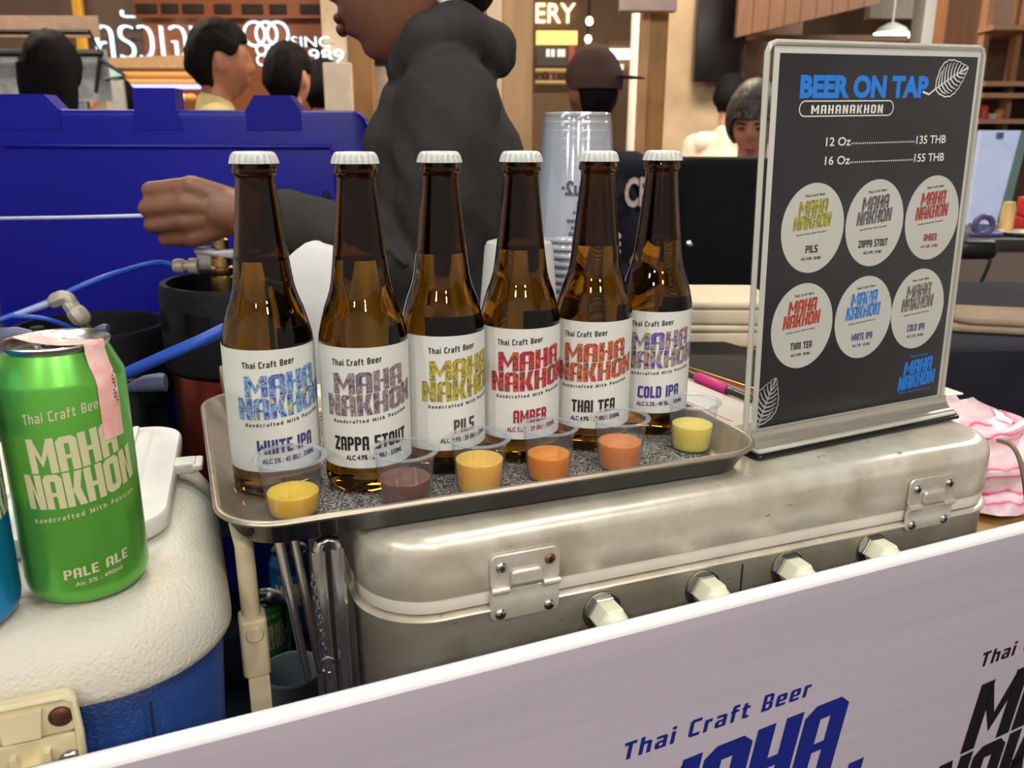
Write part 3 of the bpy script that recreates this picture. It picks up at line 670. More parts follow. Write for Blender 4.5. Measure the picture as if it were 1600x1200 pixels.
for lx, lz, mm, nm in ((.2300, -.2600, BBLUE, 'blue_logo'), (.5870, -.2830, BBLK, 'black_logo')):
    mb = MB(); on_banner(mb, logo(.262, .142, .07, .17, .0, 4, 3), lx, lz)
    on_banner(mb, warp(blk('Thai Craft Beer', .165, .0140, .34, .34, .16), lambda a, b_: (a, b_ + .03 * a, 0)), lx + .040, lz + .154)
    on_banner(mb, warp(blk('Handcrafted With Passion', .230, .0075, .34, .5, .16), lambda a, b_: (a, b_ + .05 * a, 0)), lx + .008, lz - .026); obj(nm, mb, mm, t, smooth=False)
# ------------------------------------------------------------------ white and blue ice cooler
CTZ = 1.076
t = thing('ice_cooler', 'blue ice cooler with pebbled off-white lid standing at the left of the counter', 'cooler', W(-.240, .605, 0), TH)
CLID = mat('pebbled_cream_plastic', (208, 203, 188), .42, var=.03, scale=14, bump=.42, bscale=430)
CTOP = mat('smooth_cream_plastic', (210, 206, 191), .40, var=.03, scale=14, bump=.12, bscale=200)
CBLU = mat('pebbled_blue_plastic', (38, 72, 140), .35, var=.10, scale=20, bump=.4, bscale=520)
pr = [(.012, 1.031), (.003, 1.0312), (0, 1.0330), (0, 1.0375)] + [(.034 * (1 - math.cos(R(a))), 1.0375 + (CTZ - 1.0375) * math.sin(R(a))) for a in (10, 20, 30, 40, 50, 60, 70, 80, 88)] + [(.046, CTZ), (.049, CTZ - .0012), (.055, CTZ - .0012), (.20, CTZ - .0012)]
LIDW, LIDD = .500, .310
obj('lid', MB().rloft(LIDW, LIDD, .075, pr, 16, cap1=True), CLID, t, ang=70)
obj('lid_panel', MB().rloft(LIDW - .112, LIDD - .112, .025, [(0, CTZ - .0014), (0, CTZ - .0002), (.0012, CTZ + .0004), (.1, CTZ + .0004)], 10), CTOP, t)
obj('body', MB().rloft(LIDW - .010, LIDD - .012, .068, [(.03, .72), (.02, .722), (.001, 1.026), (.004, 1.0308)], 16), CBLU, t, ang=60)
CF = -.155
obj('body_seam', MB().box((.2008, CF + .0036, .96), (.0016, .003, .128)), mat('seam_dark_blue', (20, 34, 74), .6), t)  # darker blue strip marking the seam in the body
# moulded latch on the front
LUP = .0045
M = T(.240, CF - .001, LUP) @ RX(90)
lc = obj('latch', MB().slab(.0850, .0235, .0, .0075, .006, .002, -.1157, 1.0320, 6, M), CREAM, t, ang=30)
obj('latch_base', MB().slab(.0850, .0230, .0, .0065, .006, .002, -.1157, 1.0075, 6, M), CREAM, lc, ang=30)
obj('latch_rim', MB().tube([(x + .240, CF - .0085, z + LUP) for x, z in ((-.158, 1.0425), (-.079, 1.0425), (-.0748, 1.0395), (-.0738, 1.020), (-.0742, 1.000), (-.0772, .9968), (-.158, .9968))], .0022, 8), CREAM, lc)
obj('latch_tongue', MB().prism([(-.1090, 1.0225), (-.0915, 1.0225), (-.0895, 1.0385), (-.1100, 1.0385)], .006, .0105, M), CREAM, lc, smooth=False)
obj('latch_catch', MB().prism([(-.1075, .9990), (-.0885, .9990), (-.0885, 1.0130), (-.0915, 1.0130), (-.0930, 1.0075), (-.1030, 1.0075), (-.1045, 1.0130), (-.1075, 1.0130)], .005, .0115, M), CREAM, lc, smooth=False)
for x, z, mm, nm in ((-.0815, 1.0310, mat('rusted_screw', (104, 66, 52), .5, .6, var=.3, scale=300), 'screw'), (-.0800, 1.0030, STEEL, 'screw'), (-.1160, 1.0290, bpy.data.materials['rusted_screw'], 'screw'), (-.1125, .9990, bpy.data.materials['rusted_screw'], 'screw')):
    MM = T(x + .240, CF - .008, z + LUP) @ RX(90)
    sc = obj(nm, MB().lathe([(.0060, -.0015), (.0060, .0008), (.0050, .0022), (.003, .0029), (.0002, .0031)], 22, MM).box((0, 0, .0030), (.0058, .0011, .0007), MM).box((0, 0, .0030), (.0011, .0058, .0007), MM), mm, lc)
# swing handle on the right end
HM = mat('old_cream_plastic', (214, 198, 160), .42, var=.08, scale=30)
h = obj('swing_handle', MB().cap((.2620, -.066, 1.0700), .0062, (.2622, -.071, 1.0180), .0062, 16).cap((.2600, -.040, 1.0745), .0058, (.2620, -.066, 1.0700), .0062, 14), HM, t)
obj('handle_block', MB().slab(.0180, .0200, .9790, 1.0220, .004, .002, .2625, -.073), HM, h)
obj('pivot_button', MB().lathe([(.0056, 0), (.0056, .0018), (.0050, .0025), (.0002, .0026)], 24, T(.2628, -.0830, 1.0130) @ RX(90)), HM, h)
obj('handle_strap', MB().box((.2632, -.074, .925), (.0030, .016, .108), e=.0008).box((.2632, -.0820, .925), (.0135, .0025, .108)).box((.2632, -.066, .925), (.0135, .0025, .108)), HM, h)
obj('strap_rivet', MB().lathe([(.0045, 0), (.004, .002), (.0002, .0025)], 18, T(.2632, -.0832, .943) @ RX(90)), RUST, h)

# white moulded box lid lying on the cooler
t = thing('moulded_box_lid', 'white moulded plastic box lid with side tab lying behind the green can', 'lid', W(-.092, .655, CTZ + .0006), TH - R(4))
mb = MB()
mb.rloft(.150, .208, .030, [(.006, 0), (.002, .0005), (0, .003), (0, .0120), (.0015, .0140), (.020, .0150), (.022, .0165), (.024, .0185), (.05, .0188)], 12)
obj('lid_plate', mb, WHITE, t, ang=50)
obj('side_tab', MB().slab(.022, .018, .0050, .0135, .003, .0015, .078, .012).slab(.008, .022, .0075, .0125, .003, .0015, .090, .012), WHITE, t)
for x in (.022, .040, -.03): obj('rib', MB().slab(.0055, .158, .0180, .0215, .0025, .0015, x, .006), WHITE, t)

# ------------------------------------------------------------------ cans
def can_profile(h, r):
    return [(.0002, .004), (r * .60, .0035), (r * .76, .0008), (r * .80, 0), (r * .85, .0008), (r * .93, .0038), (r * .98, .0075), (r, .012), (r, h - .021), (r * .985, h - .0185), (r * .80, h - .0045), (r * .79, h - .0032)]
def can_end(h, r):
    return [(r * .785, h - .0045), (r * .81, h - .0035), (r * .835, h - .0016), (r * .838, h - .0004), (r * .82, h), (r * .795, h - .0008), (r * .775, h - .0045), (r * .745, h - .0065), (r * .70, h - .0058), (r * .66, h - .0046), (.0002, h - .0044)]
SILV = mat('can_end_aluminium', (205, 203, 198), .28, 1.0, var=.05)
def can(name, label, loc, rz, bodym, lets, h=.147, r=.033, seal=False, group=None, big=True):
    t = thing(name, label, 'can', loc, rz, group)
    b_ = obj('can_body', MB().lathe(can_profile(h, r), 72, cap0=True, cap1=False), bodym, t, ang=60)
    obj('can_end', MB().lathe(can_end(h, r), 64, cap0=False, cap1=True), SILV, t, ang=60)
    tb = MB(); ring = [(.0085 * math.cos(R(a)), -.006 + .0105 * math.sin(R(a)), h - .0030) for a in range(0, 360, 20)]
    tb.tube(ring, .0010, 8, closed=True); tb.slab(.013, .008, h - .0044, h - .0026, .003, .0006, 0, .005); tb.lathe([(.0026, h - .0044), (.0026, h - .0020), (.0002, h - .0018)], 14, T(0, .004, 0)); obj('pull_tab', tb, SILV, t)
    obj('mouth', MB().tube([(.0085 * math.cos(R(a)), .0155 + .0065 * math.sin(R(a)), h - .0044) for a in range(0, 360, 20)], .0005, 6, closed=True), SILV, t)
    lets(b_, r)
    return t
CREAMI = mat('pale_can_ink', (226, 222, 178), .35, .3, var=.0)
GREEN = mat('green_can_metal', (112, 200, 80), .30, .6, var=.10, scale=9, spec=.6)
LBLU = mat('blue_can_metal', (12, 140, 215), .26, .6, var=.06, scale=9)
def pale_ale(par, r):
    mb = MB(); mb.add(*wrap(shift(logo(.0600, .0400, .12, -.05, .08, 4, 3), -.0300, .0620), r)); obj('brand_lettering', mb, CREAMI, par, smooth=False)
    mb = MB(); mb.add(*wrap(shift(warp(blk('Thai Craft Beer', .040, .0056, .30, .34), lambda x, y: (x, y + .13 * (x - .0275), 0)), -.0260, .1120), r))
    obj('heading_lettering', mb, CREAMI, par, smooth=False); mb = MB()
    mb.add(*wrap(shift(warp(blk('Handcrafted With Passion', .056, .0028, .34, .62), lambda x, y: (x, y + .12 * (x - .028), 0)), -.0285, .0555), r)); obj('slogan_lettering', mb, CREAMI, par, smooth=False)
    mb = MB(); mb.add(*wrap(shift(warp(blk('PALE ALE', .0345, .0058, .34, .2), lambda x, y: (x, y + .14 * (x - .017), 0)), -.0175, .0205), r))
    mb.add(*wrap(shift(warp(fit('Alc 5% : 490ml', .0250, .0026, bold=.01), lambda x, y: (x, y + .14 * (x - .012), 0)), -.0125, .0155), r)); obj('flavour_lettering', mb, CREAMI, par, smooth=False)
GX = W(-.0670, .511); gz = math.atan2(-GX.x, GX.y)
g = can('beer_can', 'tall green PALE ALE beer can with a pink paper seal over its top', (GX.x, GX.y, CTZ + .0006), gz + R(8), GREEN, pale_ale, group='beer cans on the cooler')
# pink duty seal: over the end and down the shoulder
SEAL = mat('seal_paper', (236, 160, 150), .6, col2=(244, 214, 206), scale=70, detail=4)
h, r = .147, .033
path = [(-.030, -.0, h - .0006)]
sa = R(33)
dirv = Vector((math.sin(sa), -math.cos(sa), 0)); side = Vector((math.cos(sa), math.sin(sa), 0))
rad = [(-.024, h + .0004), (-.012, h - .0012), (.0, h - .0016), (.012, h - .0012), (.0235, h + .0002), (.0272, h + .0010), (.0286, h - .0008), (.0284, h - .0040), (.0299, h - .0105), (.0330, h - .0180), (.0337, h - .0215), (.0337, h - .034), (.0337, h - .046), (.0337, h - .0525)]
vs, fs = [], []; ww = .0068
for i, (q, z) in enumerate(rad):
    for k in range(5):
        s_ = (k / 2 - 1) * ww
        p = dirv * q + side * s_
        if q > .028:
            a = sa + s_ / q; p = Vector((math.sin(a), -math.cos(a), 0)) * q
        vs.append((p.x, p.y, z))
nr = len(rad)
for i in range(nr - 1):
    for k in range(4): fs.append((i * 5 + k, i * 5 + k + 1, i * 5 + k + 6, i * 5 + k + 5))
o = len(vs); vs2 = [(x * .993, y * .993, z - .00022) for x, y, z in vs]; vs += vs2; fs += [tuple(reversed([i + o for i in f])) for f in fs]
seal = obj('duty_seal', MB().add(vs, fs), SEAL, g)
mb = MB()
def on_seal(mb, g_, a_off, z): 
    out = []
    for v in g_[0]:
        a = sa + (a_off + v[0]) / .0340; out.append((.0340 * math.sin(a), -.0340 * math.cos(a), z + v[1]))
    mb.add(out, g_[1])
for i in range(9):
    for k in range(2):
        if (i * 3 + k) % 4: on_seal(mb, ([(0, 0, 0), (.0009, 0, 0), (.0009, .0013, 0), (0, .0013, 0)], [(0, 1, 2, 3)]), .0030 + k * .0014, h - .029 - i * .0020 + .012)
obj('seal_print', mb, GREYI, seal, smooth=False)
def blue_side(par, r):
    mb = MB(); mb.add(*wrap(shift(logo(.0560, .0400, .10, -.05, .06, 4, 3), -.0280, .060), r)); obj('brand_lettering', mb, CREAMI, par, smooth=False)
    mb = MB(); mb.add(*wrap(shift(blk('Thai Craft Beer', .040, .0056, .30, .34), -.0200, .1090), r)); obj('heading_lettering', mb, CREAMI, par, smooth=False); mb = MB(); obj('slogan_lettering', mb, CREAMI, par, smooth=False)
BX = W(-.1320, .4900)
can('beer_can', 'tall sky-blue beer can at the left edge beside the green can', (BX.x, BX.y, CTZ + .0006), R(105), LBLU, blue_side, group='beer cans on the cooler')
# cans, tub and tongs down in the gap
SHELFZ = .560
struct('trim_lower_shelf', MB().box((-.35, 1.0, SHELFZ - .012), (.80, .66, .024)), mat('dark_shelf', (30, 32, 40), .5))
p = PX(452, 860, 1.21); can('beer_can', 'blue beer can in the gap between the cooler and the chest', (p.x, 1.21, SHELFZ + .0005), R(12), mat('deep_blue_can', (24, 120, 205), .35, .3), blue_side, group='beer cans in the gap')
p = PX(411, 930, 1.09); can('beer_can', 'dark green beer can with pink seal low in the gap behind the cream handle', (p.x, 1.09, SHELFZ + .0005), R(30), mat('dark_green_can', (44, 140, 70), .4, .2), pale_ale, h=.130, group='beer cans in the gap')
tb = thing('plastic_tub', 'round grey plastic tub low in the gap in front of the cans', 'tub', (PX(456, 1035, .95).x, .95, SHELFZ + .0005), 0)
obj('tub_wall', MB().lathe([(.0002, 0), (.030, 0), (.0315, .002), (.0375, .100), (.0392, .104), (.0400, .107), (.0392, .110), (.0375, .109), (.0358, .104), (.0300, .004), (.0002, .003)], 40), mat('grey_plastic', (156, 164, 168), .35, var=.04), tb)
TNG = mat('polished_steel', (214, 210, 204), .24, 1.0, var=.05)
t = thing('serving_tongs', 'long steel tongs hanging down beside the left end of the silver chest', 'tongs', W(.072, .497, 0), TH)
for s_, nm in ((-1, 'arm'), (1, 'arm')):
    pts = [(s_ * .0062, .012, 1.072), (s_ * .0060, .008, 1.04), (s_ * .0056, .004, 1.0), (s_ * .0052, .0015, .985), (s_ * .0048, .0, .962)]
    mb = MB(); mb.loft([[(x + .0045 * math.cos(a), y + .0024 * math.sin(a), z) for a in (R(30 * i) for i in range(12))] for x, y, z in pts]); mb.ell((s_ * .0048, 0, .961), (.0048, .0026, .005)); obj(nm, mb, TNG, t)
obj('spring_end', MB().tube([(-.0062, .012, 1.072), (-.0050, .0125, 1.0770), (0, .013, 1.0788), (.0050, .0125, 1.0770), (.0062, .012, 1.072)], .0036, 10), TNG, t)
t = thing('steel_rods', 'thin bluish steel rods leaning beside the tongs in the gap', 'rod', W(.048, .515, 0), TH)
for i, (x, dy) in enumerate(((-.004, 0), (.006, .006))):
    obj('rod', MB().cap((x, .02 + dy, 1.070), .0034, (x + .010, .002 + dy, .975), .0030, 12), TNG, t)
t = thing('pin_chain', 'little chain with a ring and metal pin dangling in the gap', 'chain', W(.060, .498, 0), TH)
mb = MB()
for i in range(12):
    z = 1.060 - i * .0052; mb.tube([((.0015 if i % 2 else .0004) * math.cos(R(a)) + i * .0004, (.0004 if i % 2 else .0015) * math.cos(R(a)), z + .0032 * math.sin(R(a))) for a in range(0, 360, 45)], .0005, 6, closed=True)
obj('chain_links', mb, STEEL, t)
obj('ring', MB().tube([(.0055 + .0052 * math.cos(R(a)), 0, .994 + .0052 * math.sin(R(a))) for a in range(0, 360, 20)], .0007, 8, closed=True), STEEL, t)
obj('pin', MB().cap((.0065, 0, .988), .0019, (.0050, -.001, .962), .0013, 10), STEEL, t)

CNT = mat('counter_laminate', (150, 128, 100), .5, var=.06)
t = thing('back_counter', 'narrow wooden back counter behind the silver chest carrying the clear tumblers', 'counter', W(.375, .885, 0), TH)
obj('counter_top', MB().slab(.69, .142, TOPZ - .022, TOPZ, .004, .002), CNT, t)
for x in (-.18, .33): obj('leg', MB().box((x, .03, (TOPZ - .022) / 2), (.035, .035, TOPZ - .0225)), CNT, t)
# ------------------------------------------------------------------ things on the chest behind the tray
def on_top(name, label, cat, px, py, z, rz=0.0):  # standing at height z where the photo shows px, py
    d = CM.to_3x3() @ Vector(((px - 800) / FPX, -(py - 600) / FPX, -1.0)); k = (z - CZ) / d.z
    return thing(name, label, cat, (d.x * k, d.y * k, z), rz)
t = thing('paper_pad', 'white paper order pad lying on the chest beside the pink pen', 'notepad', W(.441, .672, TOPZ + .0006), TH + R(4))
obj('page', MB().slab(.070, .20, 0, .004, .002, .0008), mat('paper', (226, 222, 216), .6, var=.02), t)
obj('red_rule', MB().box((-.012, 0, .0042), (.0009, .18, .0004)), mat('pale_red_rule', (205, 130, 140), .6), t)
t = thing('tablet_computer', 'black tablet with a gold edge lying on the chest behind the pink pen', 'tablet', W(.557, .742, TOPZ + .0006), TH + R(10))
obj('tablet_body', MB().slab(.118, .220, 0, .0065, .010, .002), mat('gold_metal', (206, 168, 110), .3, .9), t)
obj('screen', MB().slab(.114, .216, .0066, .0072, .009, .0003), mat('dark_screen', (12, 12, 15), .6, spec=.2), t)
a_, b_ = W(.480, .760, TOPZ + .0062), W(.4885, .628, TOPZ + .0062)
ang = math.atan2((b_ - a_).y, (b_ - a_).x); L = (b_ - a_).length
t = thing('ballpoint_pen', 'black and silver pen with a pink rubber grip lying beside the tablet', 'pen', a_, ang)
Mx = RY(90)
obj('barrel', MB().lathe([(.0012, 0), (.0038, .003), (.0038, L), (.003, L + .004), (.0008, L + .006)], 16, Mx), mat('pen_silver', (90, 88, 90), .3, .6), t)
obj('pink_grip', MB().lathe([(.0044, .050), (.0058, .052), (.0058, .098), (.0044, .100)], 20, Mx), mat('pink_rubber', (226, 62, 138), .45, var=.04), t)
obj('clip', MB().box((.118, 0, .0050), (.030, .0024, .0014)), STEEL, t)
# stack of upturned clear cups
BIG = clear('tumbler_plastic', (252, 253, 255), gloss=.06, haze=.11, edge=.7)
bigp = [(.0002, .1180), (.0280, .1180), (.0305, .1200), (.0318, .1185), (.0325, .1140), (.0330, .1130), (.0420, .0080), (.0432, .0070), (.0436, .0062), (.0455, .0060), (.0462, .0045), (.0455, .0025), (.0440, .0020), (.0428, .0035), (.0415, .0072), (.0322, .1120), (.0312, .1160), (.0280, .1165), (.0002, .1165)]
big_me = mesh_of('cup_wall', MB().lathe(bigp, 40, cap0=False, cap1=False), BIG)
def torus(R0, r0, z0, k=1.0): return MB().loft([[((R0 + r0 * math.cos(b_)) * math.cos(a_), (R0 + r0 * math.cos(b_)) * math.sin(a_), z0 + r0 * k * math.sin(b_)) for a_ in (2 * math.pi * j / 40 for j in range(40))] for b_ in (2 * math.pi * i / 8 for i in range(8))], close=True)
CLOUD = clear('cloudy_rim_plastic', (236, 238, 242), gloss=.25, haze=.5, edge=.8)
ring_me = mesh_of('base_ring', torus(.0300, .0016, .1192, .8), CLOUD); rim2_me = mesh_of('rolled_rim', torus(.0448, .0017, .0040, 1.2), CLOUD)
SX, SY = .0724, 1.000
NC = 15
pr_me = None
words = ['topmost of the stack of clear upturned tumblers, with black lettering', 'second from the top']
order = ['second', 'third', 'fourth', 'fifth', 'sixth', 'seventh', 'eighth', 'ninth', 'tenth', 'eleventh', 'twelfth', 'thirteenth', 'fourteenth', 'fifteenth', 'sixteenth']
for i in range(NC):
    z = TOPZ + .0012 + (NC - 1 - i) * .0090
    lab = 'clear plastic tumbler with black lettering, topmost of the upturned stack behind the bottles' if i == 0 else 'clear plastic tumbler, %s from the top of the upturned stack' % order[i - 1]
    t = thing('plastic_tumbler', lab, 'cup', (SX, SY, z), math.atan2(-SX, SY), 'stack of upturned clear tumblers'); t.scale = (1.176, 1.176, 1.176)
    cw = link_mesh('cup_wall', big_me, None, t, smooth=False); link_mesh('base_ring', ring_me, None, t, smooth=False); link_mesh('rolled_rim', rim2_me, None, t, smooth=False)
    if i == 0:
        mb = MB()
        def cone(g, z0):
            out = []
            for v in g[0]:
                zz = z0 + v[1]; rr = .0330 + (.1130 - zz) * .0860 + .0005; a = v[0] / .040
                out.append((rr * math.sin(a), -rr * math.cos(a), zz))
            return out, g[1]
        def flip(g): return [(-v[0], v[1], 0) for v in g[0]], g[1]
        mb.add(*cone(shift(flip(fit('ru2·', .026, .0130, bold=.03)), .012, .046), 0)); mb.add(*cone(shift(flip(fit('M&I.', .026, .0115, bold=.03)), .024, .029), 0))
        for k, w_ in enumerate((.030, .026, .028)): 
            for i in range(9): mb.add(*cone(([(.022 - (i + .8) * w_ / 9, .0205 - k * .0062, 0), (.022 - i * w_ / 9, .0205 - k * .0062, 0), (.022 - i * w_ / 9, .0235 - k * .0062 + .0012 * (i % 3 == k), 0), (.022 - (i + .8) * w_ / 9, .0235 - k * .0062, 0)], [(0, 1, 2, 3)]), 0))
        obj('cup_lettering', mb, GREYI, cw, smooth=False)
# white paper cup and crumpled white paper behind the bottles
PAP = mat('white_paper', (192, 189, 184), .6, var=.03, scale=12, bump=.25, bscale=18)
t = thing('paper_cup', 'white paper cup standing upside down behind the AMBER bottle', 'cup', (.0066, .900, TOPZ + .0006), 0); t.scale = (1.08, 1.08, .93)
obj('cup_wall', MB().lathe([(.0440, 0), (.0455, .0015), (.0455, .004), (.0430, .006), (.0335, .1400), (.0315, .1455), (.0270, .1470), (.0002, .1440)], 40), PAP, t)
t = thing('crumpled_paper', 'crumpled white wrapping paper heaped behind the first three bottles', 'paper', (-.1830, .830, TOPZ + .0006), R(6))
mb = MB(); nx, ny = 40, 20; vs = []; fs = []
for j in range(ny + 1):
    for i in range(nx + 1):
        a, b_ = i / nx * 2 - 1, j / ny * 2 - 1
        hgt = .140 * max(0, 1 - abs(a) ** 2.4) ** .75 * max(0, 1 - abs(b_) ** 2.6) ** .6
        hgt += .014 * noise.noise((a * 2.4, b_ * 1.8, 1.3)) * (1 - abs(a) ** 3) + .0022 * abs(noise.noise((a * 7, b_ * 5, .2)))
        vs.append((a * .088, b_ * .045, max(0.0005, hgt)))
for j in range(ny):
    for i in range(nx): k = j * (nx + 1) + i; fs.append((k, k + 1, k + nx + 2, k + nx + 1))
o = len(vs); bd = list(range(nx + 1)) + [(j) * (nx + 1) + nx for j in range(1, ny + 1)] + [ny * (nx + 1) + i for i in range(nx - 1, -1, -1)] + [j * (nx + 1) for j in range(ny - 1, 0, -1)]
vs += [(vs[k][0], vs[k][1], 0) for k in bd]; nb = len(bd)
fs += [(bd[i], o + i, o + (i + 1) % nb, bd[(i + 1) % nb]) for i in range(nb)] + [tuple(reversed([o + i for i in range(nb)]))]
obj('paper_sheet', MB().add(vs, fs), PAP, t, ang=80)

# ------------------------------------------------------------------ back counter, foam boxes, case
FOAM = mat('cream_foam', (222, 206, 178), .7, var=.03, scale=60, bump=.2, bscale=600)
t = thing('foam_box', 'cream foam takeaway box, lower of two behind the tablet', 'box', W(.612, .890, TOPZ + .0005), R(2), 'cream foam boxes'); obj('tray_half', MB().slab(.150, .125, 0, .018, .008, .003), FOAM, t); obj('lid_half', MB().slab(.152, .127,   .0182, .0275, .008, .004), FOAM, t)
t2 = dup(t, W(.610, .890, TOPZ + .0286), R(0), 'cream foam takeaway box, upper of two behind the tablet')
p = PX(1125, 250, 1.38)
t = thing('black_case', 'tall black padded equipment case behind the foam boxes', 'case', (p.x + .012, 1.42, 0), R(-3))
obj('shell', MB().slab(.150, .12, .70, PX(1125, 247, 1.36).z, .020, .012), mat('black_fabric', (10, 10, 14), .8, spec=.15, var=.2, scale=30, bump=.3, bscale=120), t)
obj('lower_shell', MB().slab(.150, .12, .004, .698, .020, .012), BLACK, t)
obj('stud', MB().lathe([(.006, 0), (.006, .002), (.003, .004), (.0002, .0042)], 16, T(PX(1080, 382, 1.36).x - p.x - .012, -.060, PX(1080, 382, 1.36).z) @ RX(90)), STEEL, t)
# ------------------------------------------------------------------ blue cold box, kegs and hoses behind the cooler
BBOX = mat('blue_polyethylene', (14, 16, 136), .34, spec=.3, var=.06, scale=6, bump=.05, bscale=60)
p0 = PX(-70, 172, 1.36); p1 = PX(572, 172, 1.36)
zt = p1.z; xw = p1.x - p0.x; xc = (p0.x + p1.x) / 2
t = thing('blue_cold_box', 'big open blue plastic cold box with its lid standing upright behind the green can', 'box', (xc, 1.40, 0), 0)
lid = obj('upright_lid', MB().slab(xw, .56, -.018, .018, .03, .008, 0, 0, 8, T(0, 0, zt - .28) @ RX(90)), BBOX, t)
obj('recess_rim', MB().tube([(x * (xw / 2 - .055), -.0185, zt - .28 + z) for x, z in ((-1, .225), (.97, .225), (1, .205), (1, -.25), (-1, -.25))], .004, 8), BBOX, lid)
for px, w, hh in ((15, 105, 22), (233, 62, 32), (420, 66, 22)):
    q = PX(px, 165, 1.36); k = PS(1, 1.36)
    obj('lid_lug', MB().prism([(-w * k * .5 - .008, -.03), (w * k * .5 + .008, -.03), (w * k * .5 + (.008 if hh < 30 else 0), 0), (w * k * .40 if hh < 30 else w * k * .5, hh * k * .95), (-w * k * (.40 if hh < 30 else .5), hh * k * .95), (-w * k * .5 - (.008 if hh < 30 else 0), 0)], -.0170, .0195, T(q.x - xc, 0, zt) @ RX(90)), BBOX, lid, ang=20)
obj('box_wall', MB().rloft(xw, .44, .05, [(.02, 0), (.0, .02), (0, zt - .06), (.03, zt - .06), (.03, .10)], 8, 0, .242, cap1=True), BBOX, t)
obj('lower_front', MB().box((0, 0, (zt - .562) / 2), (xw, .034, zt - .562)), BBOX, t)
q = PX(505, 318, 1.36)
hole = obj('cord_hole', MB().lathe([(.0002, 0), (.013, 0), (.013, .003), (.0002, .003)], 20, T(q.x - xc, -.019, q.z) @ RX(90) @ Matrix.Diagonal((.55, 1.5, 1, 1))), mat('hole_dark', (8, 7, 34), .7), t)
q2 = PX(233, 336, 1.02); q3 = PX(-60, 341, 1.20)
CORD = mat('white_cord', (205, 208, 230), .6)
a_ = PX(503, 326, 1.345); 
tag(obj('white_string', MB().tube(spline([a_, PX(470, 327, 1.30), PX(420, 330, 1.18), PX(330, 334, 1.075), PX(280, 335, 1.045), PX(228, 337, 1.035), PX(100, 340, 1.12), PX(-60, 342, 1.26)], 6), .0024, 8), CORD), 'thin white string stretched across the blue box and through the gripping hand', 'string')

KEGB = mat('black_rubber', (16, 17, 20), .6, spec=.2, var=.1, scale=30, bump=.1)
COPR = mat('copper_steel', (132, 56, 44), .28, .9, var=.15, scale=6)
BRASS = mat('brass', (206, 170, 112), .28, 1.0); FIT = mat('grey_fitting', (168, 160, 142), .45, .3)
kx = PX(357, 470, 1.09).x
def keg(name, lab, loc, r, ztop, bodym):
    t = thing(name, lab, 'keg', loc, 0)
    b_ = obj('keg_body', MB().lathe([(r * .8, 0), (r * .86, .012), (r * .93, .03), (r * .93, ztop - .115), (r * .80, ztop - .075), (.0002, ztop - .07)], 48), bodym, t)
    obj('rubber_collar', MB().lathe([(r * .94, ztop - .112), (r, ztop - .105), (r * 1.0, ztop - .006), (r * .97, ztop), (r * .9, ztop), (r * .88, ztop - .01), (r * .84, ztop - .07), (r * .84, ztop - .100)], 48, cap0=False, cap1=False), KEGB, t)
    return t
KS = .880
struct('trim_upper_shelf', MB().box((-.50, 1.14, KS - .012), (.62, .38, .024)), bpy.data.materials['dark_shelf'])
t = keg('beer_keg', 'copper coloured beer keg with black rubber collar behind the WHITE IPA bottle', (PX(378, 470, 1.09).x, 1.09, KS + .0005), .100, 1.152 - KS, COPR)
ang0 = math.atan2(-1.0, -(kx + .02) + .0) 
mb = MB(); pts = []
rr_ = .1005
vs, fs = [], []
for i in range(13):
    a = R(-150 + i * 4.6)
    for z in (1.122 - KS, 1.094 - KS): vs.append((rr_ * math.cos(a), rr_ * math.sin(a), z + .004 * math.sin(i / 12 * math.pi)))
for i in range(12): fs.append((2 * i, 2 * i + 2, 2 * i + 3, 2 * i + 1))
vs += [(x * .985, y * .985, z) for x, y, z in vs]; fs += [tuple(reversed([i + 26 for i in f])) for f in fs]
obj('hand_slot', MB().add(vs, fs), mat('slot_black', (4, 4, 6), .25), t)
# coupler on the keg
cx, cz = PX(318, 410, 1.03), 0
t = thing('keg_coupler', 'brass and steel keg coupler with a grey lever on the copper keg', 'tap', (cx.x, 1.06, PX(318, 432, 1.06).z), 0)
obj('coupler_body', MB().lathe([(.015, -.09), (.015, .0), (.0130, .002), (.0150, .006), (.0150, .012), (.0115, .014), (.0115, .024), (.0135, .026), (.0135, .031), (.0100, .033), (.0100, .046), (.0075, .048), (.0002, .048)], 24, T(.012, 0, 0)), BRASS, t)
obj('side_port', MB().lathe([(.0062, -.012), (.0062, .016), (.0102, .017), (.0102, .028), (.0066, .029), (.0066, .034), (.0090, .036), (.0096, .042), (.0080, .048), (.0002, .049)], 18, T(.0, 0, .013) @ RY(-90)), FIT, t)
obj('valve_housing', MB().slab(.020, .018, .008, .038, .004, .002, -.006, -.002), STEEL, t)
obj('lever', MB().cap((-.012, -.012, .034), .0048, (.012, -.013, .031), .0045, 12).loft([[(x, -.013 + .004 * math.cos(R(a)), z + h * math.sin(R(a))) for a in range(0, 360, 45)] for x, z, h in ((.008, .031, .0042), (.030, .030, .0060), (.062, .031, .0085))]), mat('grey_lever', (196, 198, 206), .35, .3), t)
HOSE = mat('blue_hose', (36, 78, 176), .35, var=.05)
def hose(pts, r, lab): tag(obj('beer_hose', MB().tube(spline(pts, 8), r, 12), HOSE), lab, 'hose', 'blue beer hoses')
pL = PX(268, 413, 1.058)
hose([pL, PX(235, 412, 1.04), PX(150, 438, .96), PX(60, 478, .94), PX(-5, 502, .92), PX(-60, 520, .90)], .0036, 'blue hose arching from the keg coupler to the left edge')
hose([PX(20, 494, .90), PX(70, 498, .905), PX(110, 512, .925), PX(128, 524, .95)], .0028, 'short thin blue hose just above the green can')
